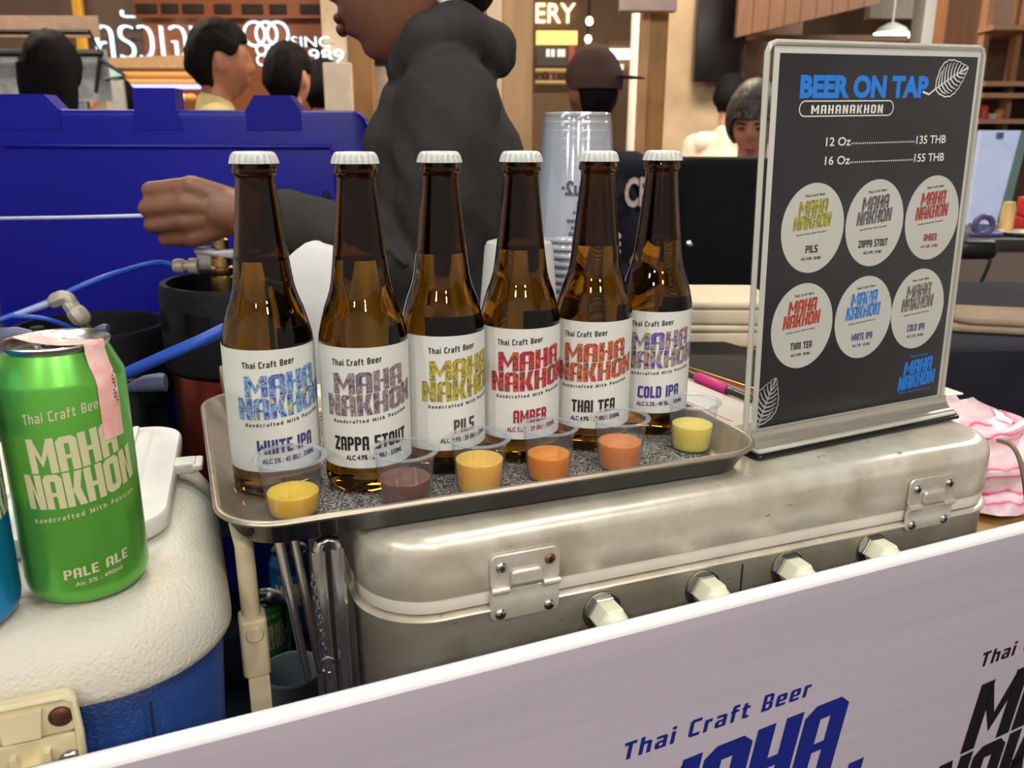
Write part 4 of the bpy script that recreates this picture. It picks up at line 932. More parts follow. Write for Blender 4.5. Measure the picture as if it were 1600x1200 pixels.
hose([PX(60, 700, .98), PX(95, 645, .88), PX(130, 618, .81), PX(175, 594, .78), PX(250, 560, .76), PX(310, 534, .755), PX(365, 508, .765), PX(395, 500, .765), PX(404, 560, .762), PX(402, 630, .764), PX(400, 770, .766)], .0058, 'thick blue hose crossing in front of the copper keg')
# grey elbow coupler of the darker keg
t = keg('beer_keg', 'dark beer keg with black collar behind the green can', (PX(165, 600, 1.15).x - .02, 1.17, KS + .0005), .105, 1.075 - KS, mat('dark_keg_steel', (28, 34, 46), .35, .6))
e0, e1, e2, e3 = PX(88, 470, .93), PX(104, 465, .93), PX(114, 480, .93), PX(126, 500, .93)
t = thing('elbow_fitting', 'grey plastic elbow hose fitting above the green can', 'fitting', (e3.x, .93, e3.z), 0)
L_ = lambda p: tuple(Vector(p) - Vector((e3.x, .93, e3.z)))
obj('elbow', MB().tube([L_(p) for p in spline([e0, e1, e2, e3], 5)], .0075, 14), FIT, t)
obj('collar_nut', MB().cap(L_(e0), .0092, L_(PX(98, 466, .93)), .0092, 8).cap(L_(PX(111, 477, .93)), .0090, L_(PX(116, 484, .93)), .0090, 8).cap(L_(PX(121, 490, .93)), .0110, L_(PX(126, 496, .93)), .0110, 8), FIT, t)
obj('brass_stem', MB().cap(L_(PX(129, 502, .93)), .0055, L_(PX(142, 520, .935)), .0055, 10), BRASS, t)
obj('clear_tube', MB().tube([L_(p) for p in (PX(88, 470, .93), PX(60, 480, .925), PX(24, 492, .915))], [.0042, .0040, .0028], 10), mat('clear_tube', (172, 186, 226), .3, trans=.3), t)
LEV = mat('slate_lever', (92, 98, 122), .4, .2, var=.05)
def lever(lab, pts, rs, Y):
    o = thing('tap_lever', lab, 'lever', PX(pts[0][0], pts[0][1], Y), 0, 'tap levers'); c = Vector(o.location)
    mb = MB(); n = len(pts)
    P = [PX(x, y, Y) - c for x, y in pts]
    mb.loft([[(p.x, p.y + .006 * math.cos(R(a)), p.z + r_ * math.sin(R(a))) for a in range(0, 360, 30)] for p, r_ in zip(P, rs)]); obj('lever_blade', mb, LEV, o)
    obj('lever_pivot', MB().lathe([(.009, -.10), (.009, .0), (.006, .006), (.0002, .007)], 16, T(P[0].x, .008, P[0].z)), KEGB, o)
lever('slate grey tap lever right of the green can', [(200, 606), (225, 600), (252, 597), (259, 598)], [.004, .0085, .0095, .009], .80)
lever('slate grey tap lever right above the green can', [(120, 528), (145, 522), (162, 514), (169, 512)], [.005, .0065, .006, .004], .94)
lever('pale grey tap lever at the left edge above the cans', [(52, 523), (30, 524), (5, 528), (-20, 534)], [.004, .008, .010, .010], .78)
lever('dark tap lever low at the left edge behind the blue can', [(14, 560), (4, 556), (-8, 552), (-20, 550)], [.004, .008, .012, .012], .74)

# ------------------------------------------------------------------ people
def skin(name, c): return mat(name, c, .48, var=.10, scale=40, bump=.05, bscale=400, col2=None)
def cloth(name, c, col2=None, **k): return mat(name, c, .85, var=.10, scale=20, bump=.35, bscale=260, spec=.2, col2=col2, **k)
HAIRM = mat('black_hair', (18, 16, 18), .75, spec=.15, var=.3, scale=60, bump=.6, bscale=200, stretch=(1, 1, .12))
EYEW = mat('eye', (60, 50, 44), .25)
def headpt(x, y, z):
    """unit sphere -> head, face towards -Y, origin mid head"""
    X, Y, Z = x * .076, y * .097, z * .122
    if z < 0:
        s_ = ease(0, 1, -z); X *= 1 - .20 * s_
        if y > 0: Y *= 1 - .40 * s_
        else: Y *= 1 + .10 * s_
    if y < 0:
        g = lambda cx, cz, sx, sz: math.exp(-((x - cx) / sx) ** 2 - ((z - cz) / sz) ** 2) * min(1, -y * 1.6)
        Y -= .019 * g(0, -.16, .15, .15) + .011 * g(0, .05, .10, .20) + .004 * g(0, .20, .55, .08)
        Y += .009 * (g(.40, .04, .20, .10) + g(-.40, .04, .20, .10)) + .006 * g(0, -.36, .3, .05) + .005 * g(0, -.54, .28, .025) + .005 * g(0, -.70, .3, .06)
        Y -= .008 * g(0, -.47, .26, .055) + .008 * g(0, -.60, .24, .055) + .010 * g(0, -.88, .35, .12)
        Y -= .003 * (g(.5, -.2, .25, .2) + g(-.5, -.2, .25, .2))
    return X, Y, Z
def head_mesh(mb, M, n=44, m=30, k=1.0, cond=None, off=0.0):
    rings = []
    for i in range(1, m):
        tt = math.pi * i / m - math.pi / 2
        ring = []
        for j in range(n):
            a = 2 * math.pi * j / n
            x, y, z = math.cos(tt) * math.cos(a), math.cos(tt) * math.sin(a), math.sin(tt)
            X, Y, Z = headpt(x, y, z); ring.append((X * k, Y * k, Z * k))
        rings.append(ring)
    mb.loft(rings, True, True, M)
    for sx in (-1, 1): mb.ell((0, 0, 0), (.010, .020, .034), 14, 8, M @ T(sx * .076 * k, .010, .0) @ RZ(sx * 20) @ RX(-10))
    return mb
def hair_shell(M, style, k=1.0):
    """thick cap of hair over the skull, cut along a hairline"""
    mb = MB(); n, m = 56, 26; rows = []
    def lim(y, x):      # lowest unit height the hair reaches, by direction
        f = {'short': (.50, -.62), 'crop': (.50, -.60), 'long': (.42, -.95), 'cap': (.34, .02), 'scarf': (.30, -.55)}[style]
        t_ = (y + 1) / 2
        if style in ('short', 'crop'): return .50 - .36 * ease(.12, .34, t_) + .10 * ease(.36, .5, t_) - .86 * ease(.60, .78, t_)
        return f[0] + (f[1] - f[0]) * ease(.05, .62, t_)
    out, inn = [], []
    for j in range(n):
        a = 2 * math.pi * j / n
        ro, ri = [], []
        zl = lim(math.sin(a), math.cos(a)); t0 = math.asin(max(-.98, min(.98, zl)))
        for i in range(m + 1):
            tt = t0 + (math.pi / 2 - .02 - t0) * i / m
            x, y, z = math.cos(tt) * math.cos(a), math.cos(tt) * math.sin(a), math.sin(tt)
            X, Y, Z = headpt(x, max(y, -.8) if False else y, z)
            d = Vector((x, y, z)); th = {'short': .021, 'crop': .004, 'long': .022, 'cap': .012, 'scarf': .012}[style]
            th *= ease(-.1, .25, i / m) * .6 + .4
            nn_ = noise.noise((x * 5, y * 5, z * 3)) * (.005 if style in ('short', 'long') else .0015) + (noise.noise((x * 16, y * 16, z * 4)) * .004 if style == 'short' else 0)
            P = Vector((X, Y, Z)) * k
            ro.append(P + d * (th + nn_)); ri.append(P - d * .004)
        out.append(ro); inn.append(ri)
    vs = []
    for j in range(n):
        vs += out[j]
    o2 = len(vs)
    for j in range(n): vs += inn[j]
    fs = []; w = m + 1
    for j in range(n):
        k2 = (j + 1) % n
        for i in range(m):
            fs.append((j * w + i, k2 * w + i, k2 * w + i + 1, j * w + i + 1)); fs.append((o2 + j * w + i + 1, o2 + k2 * w + i + 1, o2 + k2 * w + i, o2 + j * w + i))
        fs.append((j * w, o2 + j * w, o2 + k2 * w, k2 * w)); 
    fs.append(tuple(j * w + m for j in range(n))); fs.append(tuple(o2 + j * w + m for j in reversed(range(n))))
    return mb.add(vs, fs, M)
def person(lab, px, py, Y, H, face, shirt, hair='short', skinc=(190, 140, 112), head_turn=0.0, lean=0.0, trousers=None, seated=False, hairm=None, eyes=False, k=1.0, hunch=0.0, tilt=0.0):
    """px, py: centre of the head in the photo; H: height of the crown; face: heading of the nose, 0 = to the camera, 90 = to the right"""
    c = PX(px, py, Y); hz = c.z
    t = thing('person', lab, 'person', (c.x, Y, 0), R(face)); sk = skin('skin', skinc)
    base = hz - 1.585                      # shifts a 1.70 m standing figure so its head is at the right height
    leg = 1.0 + base / .95 if base > -.35 else 1.0
    HM_ = T(0, 0, hz) @ RZ(head_turn) @ RX(tilt)
    def z(v): return v * (hz / 1.585)
    mb = MB(); head_mesh(mb, HM_, 36, 26, k)
    mb.cap((0, .018, hz - .07), .052 * k, (0, .028, hz - .19), .058 * k)
    sh = hz - .225 * k - .01 + hunch; hip = hz - .72
    mb.cap((-.13, .03, sh - .02), .055, (.13, .03, sh - .02), .055); mb.ell((0, .02, sh - .17), (.155, .10, .20)); mb.ell((0, .02, sh - .38), (.135, .092, .15)); mb.ell((0, .02, hip + .10), (.155, .105, .12))
    kn = hip * .54
    for s_ in (-1, 1):
        mb.cap((s_ * .085, .02, hip + .04), .082, (s_ * .092, .0, kn), .054); mb.cap((s_ * .092, .0, kn), .052, (s_ * .095, .03, .085), .036); mb.ell((s_ * .10, -.03, .045), (.042, .12, .042))
        mb.cap((s_ * .175, .03, sh - .03), .050, (s_ * .215, .05, sh - .31), .040); mb.cap((s_ * .215, .05, sh - .31), .039, (s_ * .220, -.05, sh - .55), .026)
        mb.ell((s_ * .220, -.070, sh - .60), (.018, .036, .048))
        for f in range(4): mb.cap((s_ * .220, -.094 + f * .017, sh - .635), .0085, (s_ * .215, -.098 + f * .017, sh - .700 + abs(f - 1.5) * .006), .0075, 8)
        mb.cap((s_ * .208, -.098, sh - .595), .0095, (s_ * .200, -.116, sh - .640), .0080, 8)
    link_mesh('body', solid(mb, .0075, 4), sk, t, ang=180)
    mb = MB(); e = .012
    mb.cap((-.13, .03, sh - .022), .055 + e, (.13, .03, sh - .022), .055 + e); mb.ell((0, .02, sh - .17), (.155 + e, .10 + e, .20)); mb.ell((0, .02, sh - .38), (.138 + e, .095 + e, .17)); mb.ell((0, .02, hip + .12), (.156 + e, .107 + e, .13))
    mb.cap((0, .03, sh + .035), .060, (0, .03, sh - .03), .075)
    for s_ in (-1, 1): mb.cap((s_ * .175, .03, sh - .03), .050 + e, (s_ * .207, .047, sh - .25), .046 + e)
    link_mesh('shirt', solid(mb, .010, 5), shirt, t, ang=180)
    mb = MB(); mb.ell((0, .02, hip + .06), (.158 + e, .108 + e, .10))
    for s_ in (-1, 1): mb.cap((s_ * .085, .02, hip + .03), .084 + e, (s_ * .092, .0, kn), .056 + e); mb.cap((s_ * .092, .0, kn), .056 + e, (s_ * .095, .03, .10), .042 + e)
    link_mesh('trousers', solid(mb, .012, 4), trousers or DENIM, t, ang=180)
    for s_ in (-1, 1): obj('shoe', MB().ell((s_ * .10, -.03, .050), (.050, .135, .050)), SHOE, t)
    hm = hairm or HAIRM
    if hair in ('short', 'long', 'crop'):
        hb = hair_shell(HM_, hair, k)
        o = obj('hair', hb, hm, t, ang=80)
        if hair == 'long':
            mb = MB(); rows = []
            for i in range(14):
                q = i / 13; zz = .02 - q * .40; wd = .094 - .012 * q + .006 * math.sin(q * 9)
                rows.append([(wd * math.cos(R(a)), .040 + (.066 - .012 * q) * math.sin(R(a)) * (1 if math.sin(R(a)) > 0 else .35) + .015 * q, zz) for a in range(0, 360, 15)])
            mb.loft(rows, True, True, HM_); obj('long_locks', mb, hm, t, ang=80)
    if eyes:
        for s_ in (-1, 1):
            obj('eye', MB().ell((0, 0, 0), (.013, .008, .006), 14, 8, HM_ @ T(s_ * .031, -.0865, .004)), EYEW, t); obj('eyebrow', MB().cap((s_ * .017, -.0945, .022), .0028, (s_ * .046, -.084, .024), .002, 8, HM_), hm, t)
        obj('lips', MB().ell((0, 0, 0), (.022, .006, .008), 16, 8, HM_ @ T(0, -.0900, -.062)), mat('lips', (150, 72, 70), .4), t)
    return t, HM_, sh
DENIM = cloth('dark_trousers', (34, 36, 46)); SHOE = mat('shoe_leather', (30, 28, 28), .5)
NAVYC = cloth('navy_cotton', (22, 24, 40)); BLKC = cloth('black_cotton', (20, 20, 24)); YELC = cloth('pale_yellow_cotton', (206, 196, 140)); WHTC = cloth('white_cotton', (226, 214, 200))
person('person with long straight black hair seen from behind, beyond the blue box', 83, 110, 3.0, 0, 168, BLKC, 'long', (150, 96, 76), head_turn=12, k=.88)
person('person in a pale yellow shirt with short black hair looking right', 345, 98, 2.9, 0, 112, YELC, 'short', (176, 118, 92), k=.93, hunch=.05)
person('person with short black hair and dark top seen from behind, right of the yellow shirt', 452, 123, 3.4, 0, 160, BLKC, 'short', (196, 140, 112), k=.93, hunch=.03)
person('person half hidden behind the cream board, back of dark hair showing', 507, 142, 4.1, 0, 172, BLKC, 'short', (190, 140, 112))
person('person far off, dark hair low behind the blue lid next to the long-haired person', 146, 168, 5.1, 0, 20, BLKC, 'short', (150, 96, 76))
person('person far off, only dark hair top beside the lid\'s middle lug', 188, 158, 5.5, 0, 200, BLKC, 'short', (190, 130, 104))
t, HM_, sh = person('person in a brown cap and navy shirt turned away behind the clear tumblers', 926, 147, 2.7, 0, 205, NAVYC, 'crop', (140, 92, 72), head_turn=0, k=.88)
CAPC = cloth('brown_cap', (74, 56, 54))
cp_ = obj('cap', hair_shell(HM_ @ T(0, 0, .010), 'cap', .99), CAPC, t, ang=60)
obj('cap_visor', MB().loft([[(x * .075, y, z) for x, y, z in ((-1, -.085, .048), (-.9, -.125, .045), (-.5, -.160, .043), (0, -.172, .042), (.5, -.160, .043), (.9, -.125, .045), (1, -.085, .048))] + [(x * .075, -.08, .048) for x in (.5, 0, -.5)], [(x * .075, y, z + .004) for x, y, z in ((-1, -.085, .048), (-.9, -.125, .045), (-.5, -.160, .043), (0, -.172, .042), (.5, -.160, .043), (.9, -.125, .045), (1, -.085, .048))] + [(x * .075, -.08, .052) for x in (.5, 0, -.5)]], True, True, HM_ @ T(0, 0, .004) @ RZ(-128) @ Matrix.Scale(.9, 4)), CAPC, cp_)
obj('cap_button', MB().ell((0, 0, .131), (.008, .008, .005), 12, 6, HM_), CAPC, cp_)
mb = MB(); g_ = text('CR', .085, bold=.03, sx=.75)
mb.add([(-.035 - v[0], .030 + .119 * math.sqrt(max(0, 1 - ((.035 + v[0]) / .176) ** 2)), sh - .115 + v[1]) for v in g_[0]], g_[1]); obj('shirt_lettering', mb, mat('shirt_print', (196, 176, 168), .8, var=0), t, smooth=False)
t, HM_, sh = person('person in a white shirt with a grey print on the back, by the stone pillar', 1141, 154, 4.8, 0, 150, WHTC, 'short', (190, 136, 110), k=.9)
obj('back_print', MB().loft([[(x, .150 - x * x * .9 - .004 * (q > 0), z) for x in (-.10, -.05, 0, .05, .10)] + [(x, .146 - x * x * .9, z) for x in (.10, .05, 0, -.05, -.10)] for q, z in ((0, sh - .36), (1, sh - .11))]), art('grey_print', [(90, 84, 78), (120, 112, 104), (70, 66, 62)], 14), t)
t, HM_, sh = person('person in a dark patterned headscarf and white top looking down behind the black case', 1178, 192, 3.0, 0, -22, WHTC, 'short', (176, 122, 98), k=.95, eyes=True, tilt=16)
SCARF = art('patterned_scarf', [(30, 26, 26), (66, 58, 56), (42, 36, 36), (104, 94, 88)], 26)
sc = obj('headscarf', hair_shell(HM_, 'scarf', 1.10), SCARF, t, ang=60); obj('scarf_knot', MB().ell((0, .115, -.03), (.03, .022, .022), 16, 10, HM_).cap((0.01, .12, -.04), .016, (.025, .13, -.13), .008, 10, HM_).cap((-.01, .12, -.04), .016, (-.02, .13, -.12), .008, 10, HM_), SCARF, sc)

# ------------------------------------------------------------------ the vendor, facing left with the near arm out over the counter
VY = 1.12
def V(px, py, dy=0.0): return PX(px, py, VY + dy)
t = thing('person', 'person in a charcoal hooded sweatshirt facing left, fist reaching out over the blue box', 'person', (V(690, 300).x, VY, 0), 0)
c0 = Vector(t.location); q_ = lambda p: tuple(Vector(p) - c0)
VS = skin('vendor_skin', (124, 82, 62))
hd = V(640, -66, .02)                     # mid head, above the frame
HMv = T(*q_(hd)) @ RZ(-90) @ RX(6)
mb = MB(); head_mesh(mb, HMv, 72, 54, 1.04)
mb.cap(q_(V(672, -20, .03)), .056, q_(V(700, 70, .04)), .060)
mb.ell(q_(V(698, 300, .09)), (.090, .150, .17)); mb.ell(q_(V(708, 470, .09)), (.100, .15, .22)); mb.ell(q_(V(712, 690, .10)), (.115, .165, .16))
zf = lambda p: p
hipz = .90
for s_ in (-1, 1):
    y = .06 + s_ * .09
    mb.cap((-.0, y, hipz), .088, (-.02, y, .48), .056); mb.cap((-.02, y, .48), .054, (.02, y, .09), .038); mb.ell((-.05, y, .045), (.12, .042, .042))
elb, wr = V(690, 425, -.06), V(385, 335, -.085)
shl = V(706, 158, -.085)
mb.cap(q_(shl), .045, q_(elb), .044); mb.cap(q_(elb), .043, q_(wr), .029)
sr, er, wr2 = V(700, 175, .25), V(640, 420, .34), V(480, 470, .30)
mb.cap(q_(sr), .046, q_(er), .043); mb.cap(q_(er), .042, q_(wr2), .028)
# near hand: back of the hand to the camera, fingers folded away round the cord
HY = -.085
kn = [V(300, 291, HY - .012), V(291, 318, HY - .016), V(292, 345, HY - .012), V(302, 370, HY - .004)]
pip = [V(234, 297, HY - .004), V(229, 325, HY - .008), V(237, 352, HY - .004), V(258, 375, HY + .004)]
mb.cap(q_(V(395, 333, HY)), .026, q_(V(350, 328, HY)), .027)
for i in range(4):
    w0 = V(355, 312 + i * 12, HY); mb.cap(q_(w0), .0165, q_(kn[i]), .0135, 12)
    rr_ = (.0102, .0105, .0098, .0086)[i]
    mb.cap(q_(kn[i]), rr_ * 1.18, q_(pip[i]), rr_ * 1.02, 12)
    d1 = pip[i] + Vector((.006, .026, -.004)); d2 = d1 + Vector((.024, .006, -.002))
    mb.cap(q_(pip[i]), rr_, q_(d1), rr_ * .92, 12); mb.cap(q_(d1), rr_ * .92, q_(d2), rr_ * .8, 12)
mb.cap(q_(V(350, 318, HY + .02)), .015, q_(V(300, 300, HY + .035)), .012, 12); mb.cap(q_(V(300, 300, HY + .035)), .0115, q_(V(262, 318, HY + .040)), .0095, 12)
# far hand, relaxed
fw = q_(wr2); mb.ell((fw[0] - .045, fw[1], fw[2]), (.046, .020, .036))
for i in range(4): mb.cap((fw[0] - .075, fw[1] - .002, fw[2] + .026 - i * .017), .0095, (fw[0] - .135 + abs(i - 1.3) * .007, fw[1] - .014, fw[2] + .020 - i * .016), .0080, 10)
mb.cap((fw[0] - .02, fw[1] - .016, fw[2] + .030), .011, (fw[0] - .065, fw[1] - .034, fw[2] + .046), .009, 10)
link_mesh('body', solid(mb, .0034, 5), VS, t, ang=180)
# sweatshirt
HOOD = cloth('charcoal_sweatshirt', (52, 49, 47), col2=(42, 39, 38))
mb = MB()
for dy in (.0, .09, .18): mb.cap(q_(V(694, 112 + (14 if dy != .09 else 0), dy)), .066, q_(V(694, 262, dy)), .106); mb.cap(q_(V(694, 262, dy)), .106, q_(V(706, 480, dy)), .116)
mb.ell(q_(V(712, 690, .10)), (.130, .180, .15))
mb.cap(q_(V(703, 168, -.075)), .064, q_(V(698, 300, -.085)), .0645); mb.cap(q_(V(698, 300, -.085)), .0645, q_(elb), .058); mb.cap(q_(elb), .058, q_(V(560, 378, -.075)), .050); mb.cap(q_(V(560, 378, -.075)), .048, q_(V(450, 350, -.083)), .040)
for px_, py_, r_ in ((470, 353, .043), (520, 366, .047), (590, 386, .054), (632, 398, .057)): mb.tube([q_(V(px_ + 6 * math.cos(a), py_ + 3 * math.sin(a), -.078)) for a in (0, 1)], r_, 18)
mb.cap(q_(sr), .062, q_(er), .056); mb.cap(q_(er), .055, q_(V(520, 462, .31)), .042)
# hood gathered behind the neck
mb.cap(q_(V(632, 100, -.030)), .026, q_(V(668, 62, -.050)), .030); mb.cap(q_(V(668, 62, -.050)), .030, q_(V(722, 50, -.045)), .034); mb.cap(q_(V(722, 50, -.045)), .036, q_(V(762, 76, .01)), .036); mb.cap(q_(V(762, 76, .01)), .036, q_(V(756, 72, .12)), .036); mb.cap(q_(V(756, 72, .12)), .034, q_(V(668, 62, .16)), .030); mb.cap(q_(V(668, 62, .16)), .030, q_(V(632, 100, .13)), .026); mb.cap(q_(V(738, 58, .0)), .034, q_(V(776, 92, .05)), .026)
hood_me = solid(mb, .0055, 5)
nrm = [v_.normal.copy() for v_ in hood_me.vertices]
for v_, n_ in zip(hood_me.vertices, nrm):            # soft folds
    p = v_.co; w = p + c0
    f = .0075 * noise.noise((w.x * 14 + w.z * 7, w.y * 6, w.z * 9)) + .0045 * noise.noise((w.x * 34 + w.z * 20, w.y * 12, w.z * 16))
    v_.co = p + n_ * f
link_mesh('hooded_sweatshirt', hood_me, HOOD, t, ang=180)
mb = MB(); e = .014
for s_ in (-1, 1):
    y = .06 + s_ * .09
    mb.cap((0, y, hipz), .092 + e, (-.02, y, .48), .060 + e); mb.cap((-.02, y, .48), .060 + e, (.02, y, .10), .046 + e)
link_mesh('trousers', solid(mb, .012, 4), DENIM, t, ang=180)
for s_ in (-1, 1): obj('shoe', MB().ell((-.05, .06 + s_ * .09, .05), (.135, .05, .05)), SHOE, t)
obj('hair', hair_shell(HMv, 'short', 1.04), HAIRM, t, ang=80)
obj('undershirt_collar', MB().tube([q_(V(x, y, d)) for x, y, d in ((690, -6, -.045), (706, 8, -.052), (728, 20, -.045), (752, 34, -.02))], .008, 10), WHTC, t)
for s_ in (-1, 1): obj('eye', MB().ell((0, 0, 0), (.013, .008, .006), 14, 8, HMv @ T(s_ * .032, -.091, .004)), EYEW, t)
LIPS = mat('dark_lips', (112, 66, 60), .4)
obj('lips', MB().ell((0, 0, 0), (.024, .006, .0065), 18, 8, HMv @ T(0, -.0965, -.060)).ell((0, 0, 0), (.022, .0065, .008), 18, 8, HMv @ T(0, -.0950, -.073)), LIPS, t)
# ------------------------------------------------------------------ shops and hall behind
def wall_px(name, x0, x1, y0, y1, Y, m, depth=.12):
    a, b_ = PX(x0, y0, Y), PX(x1, y1, Y); a.x, b_.x = PX(x0, 60, Y).x, PX(x1, 60, Y).x
    return struct(name, MB().box(((a.x + b_.x) / 2, Y + depth / 2, (a.z + b_.z) / 2), (abs(b_.x - a.x), depth, abs(a.z - b_.z))), m)
def col_px(name, x0, x1, Y, m, depth=.10, z0=0.0, z1=3.5, cls=None):
    a, b_ = PX(x0, 150, Y), PX(x1, 150, Y)
    mb = MB().box(((a.x + b_.x) / 2, Y + depth / 2, (z0 + z1) / 2), (b_.x - a.x, depth, z1 - z0), e=.006)
    return obj(name, mb, m)
MAUVE = mat('mauve_plaster', (122, 100, 90), .8, var=.06, scale=2); REDW = mat('red_brown_wood', (150, 82, 44), .55, var=.12, scale=5, stretch=(1, 1, 8)); BRN = mat('brown_panel', (116, 88, 62), .6, var=.08, scale=3)
PINE = mat('pine_timber', (206, 162, 112), .55, var=.10, scale=9, stretch=(6, 6, .6)); PINED = mat('amber_pine', (176, 128, 72), .55, var=.10, scale=9, stretch=(6, 6, .6)); BEI = mat('beige_stone', (186, 164, 136), .6, var=.12, scale=5, detail=6); DKW = mat('dark_walnut', (112, 78, 56), .5, var=.10, scale=8, stretch=(8, 8, .6)); DARK = mat('shadow_interior', (44, 32, 28), .7)
wall_px('wall_back_left', -400, 235, -300, 500, 7.2, MAUVE); wall_px('wall_back_sign', 225, 560, -300, 500, 7.0, REDW); wall_px('wall_back_middle', 560, 1000, -400, 500, 8.2, BRN); wall_px('wall_back_right', 1000, 2200, -400, 520, 8.6, mat('hall_far_wall', (136, 110, 88), .8, var=.1, scale=1.5))
GOLD = mat('gold_strip', (224, 160, 52), .4, .2, emit=.35)
tag(col_px('gold_trim_post', 130, 143, 6.9, GOLD, .06), 'thin golden vertical post on the mauve shop wall at upper left', 'post')
tag(col_px('plaster_column', 508, 546, 6.6, mat('cream_plaster', (212, 190, 164), .7), .3), 'cream plaster column beside the lit shop sign', 'column')
tag(col_px('plaster_column', 760, 790, 5.6, mat('grey_plaster', (168, 152, 134), .7), .3), 'greyish plaster column left of the pine post behind the vendor', 'column')
# lattice band with dark openings above the sign
t = thing('timber_lattice_band', 'red-brown timber band with a row of small dark openings above the lit sign', 'panel', PX(370, 10, 6.9))
c_ = Vector(t.location); k_ = PS(1, 6.9)
obj('band_board', MB().box((0, .02, 0), (290 * k_, .04, 30 * k_)), REDW, t)
for i, x in enumerate((-128, -95, -62, -20, 22, 58, 104, 132)):
    obj('opening', MB().box((x * k_, -.003, -.02), ((24 if i % 2 else 30) * k_, .02, 13 * k_), e=.004), DARK, t)
NEON = glow('white_neon', (206, 240, 255), 1.25); WLET = glow('warm_white_letters', (255, 236, 190), 1.5)
def sign_text(nm, lab, s, x0, y0, x1, cap_px, Y, m, bold=.02, depth=.03, sy=None):
    a = PX(x0, y0, Y); wd = (PX(x1, y0, Y) - a).x
    t = thing(nm, lab, 'sign', a)
    g = fit(s, wd, PS(cap_px, Y), bold=bold); mb = MB()
    vs = [(v[0], 0, v[1]) for v in g[0]]; mb.add(vs, g[1]); mb.add([(x, depth, z) for x, y, z in vs], [tuple(reversed(f)) for f in g[1]])
    from collections import Counter
    ed = Counter(); 
    for f in g[1]:
        for i in range(len(f)): ed[tuple(sorted((f[i], f[(i + 1) % len(f)])))] += 1
    n0 = len(vs)
    for f in g[1]:
        for i in range(len(f)):
            a_, b_ = f[i], f[(i + 1) % len(f)]
            if ed[tuple(sorted((a_, b_)))] == 1: mb.f.append((b_, a_, a_ + n0, b_ + n0))
    obj('glowing_lettering', mb, m, t, smooth=False)
    if Y < 6.6: obj('mounting_bar', MB().box((wd * .3, .265, PS(cap_px, Y) * .5), (.02, .475, .02)), BLACK, t)
    return t
sign_text('shop_sign', 'white glowing Thai shop sign on the red-brown wall at upper left', 'ครัวเจ๊ง้อ', 152, 92, 362, 62, 6.95, NEON, -.022, .046)
sign_text('shop_sign', 'small glowing white SINC lettering right of the ring emblem', 'SINC', 455, 73, 515, 15, 6.5, NEON, -.02)
sign_text('shop_sign', 'glowing white year number below the SINC lettering', '1989', 470, 97, 537, 19, 6.5, NEON, -.015)
sign_text('shop_sign', 'warm white ERY lettering of a shop in the middle background', 'ERY', 837, 35, 899, 27, 8.15, WLET, .005, .046)
t = thing('ring_emblem', 'glowing white emblem of overlapping rings beside the Thai sign', 'emblem', PX(415, 80, 6.97)); c_ = Vector(t.location); k_ = PS(1, 6.97)
for x, y in ((401, 57), (418, 57), (434, 57)): obj('ring', MB().tube([((x - 415 + 15 * math.cos(R(a))) * k_, 0, (80 - y + 16 * math.sin(R(a))) * k_) for a in range(0, 360, 15)], 2.0 * k_, 8, closed=True), NEON, t)
for x, y in ((409, 78), (426, 78), (409, 92), (426, 92)): obj('small_ring', MB().tube([((x - 415 + 7 * math.cos(R(a))) * k_, 0, (80 - y + 7 * math.sin(R(a))) * k_) for a in range(0, 360, 20)], 1.4 * k_, 8, closed=True), NEON, t)
# food stall under the sign
t = thing('food_counter', 'warm lit food counter below the Thai sign', 'counter', PX(270, 150, 6.0)); c_ = Vector(t.location); k_ = PS(1, 6.0)
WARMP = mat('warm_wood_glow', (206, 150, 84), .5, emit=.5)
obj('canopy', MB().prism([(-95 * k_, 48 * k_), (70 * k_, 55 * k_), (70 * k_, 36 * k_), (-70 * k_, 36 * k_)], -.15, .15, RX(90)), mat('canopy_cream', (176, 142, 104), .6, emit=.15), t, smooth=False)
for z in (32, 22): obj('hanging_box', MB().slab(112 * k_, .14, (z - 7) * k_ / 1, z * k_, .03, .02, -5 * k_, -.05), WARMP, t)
obj('blue_light_strip', MB().box((0, -.05, 13 * k_), (115 * k_, .05, 7 * k_)), glow('blue_strip', (150, 160, 255), 2.2), t)
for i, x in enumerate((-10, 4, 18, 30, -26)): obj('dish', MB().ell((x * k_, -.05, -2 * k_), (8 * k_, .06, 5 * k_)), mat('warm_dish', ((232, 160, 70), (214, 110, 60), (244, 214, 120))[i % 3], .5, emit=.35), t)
obj('cabinet', MB().box((0, .05, -c_.z / 2 - .12), (150 * k_, .5, c_.z - .26)), mat('cabinet_brown', (96, 66, 48), .6), t)
# clear-sided drinks cart
t = thing('drinks_cart', 'black-framed cart with clear plastic windows behind the long-haired person', 'cart', PX(75, 165, 4.0)); c_ = Vector(t.location)
def cpx(x, y, d=0): p = PX(x, y, 4.0) - c_; return (p.x, p.y + d, p.z)
for pts in (((-40, 50), (140, 50), (157, 82), (-40, 82)),): obj('frame', MB().tube([cpx(*p) for p in pts], .011, 8, closed=True), BLACK, t)
obj('post', MB().tube([cpx(157, 82), cpx(150, 145)], .009, 8), BLACK, t); obj('post', MB().tube([cpx(30, 82), cpx(40, 200)], .009, 8), BLACK, t); obj('cross_bar', MB().tube([cpx(-40, 84), cpx(160, 84)], .012, 8), BLACK, t); obj('brace', MB().tube([cpx(155, 92), cpx(195, 118), cpx(165, 124)], .009, 8), BLACK, t)
obj('window_panel', MB().box((0, .03, .13), (.56, .01, .22)), mat('cloudy_plastic', (176, 184, 196), .25, var=.25, scale=14), t)
obj('awning', MB().box((0, .05, .335), (.50, .01, .09)), mat('taupe_awning', (150, 128, 114), .6, var=.1), t)
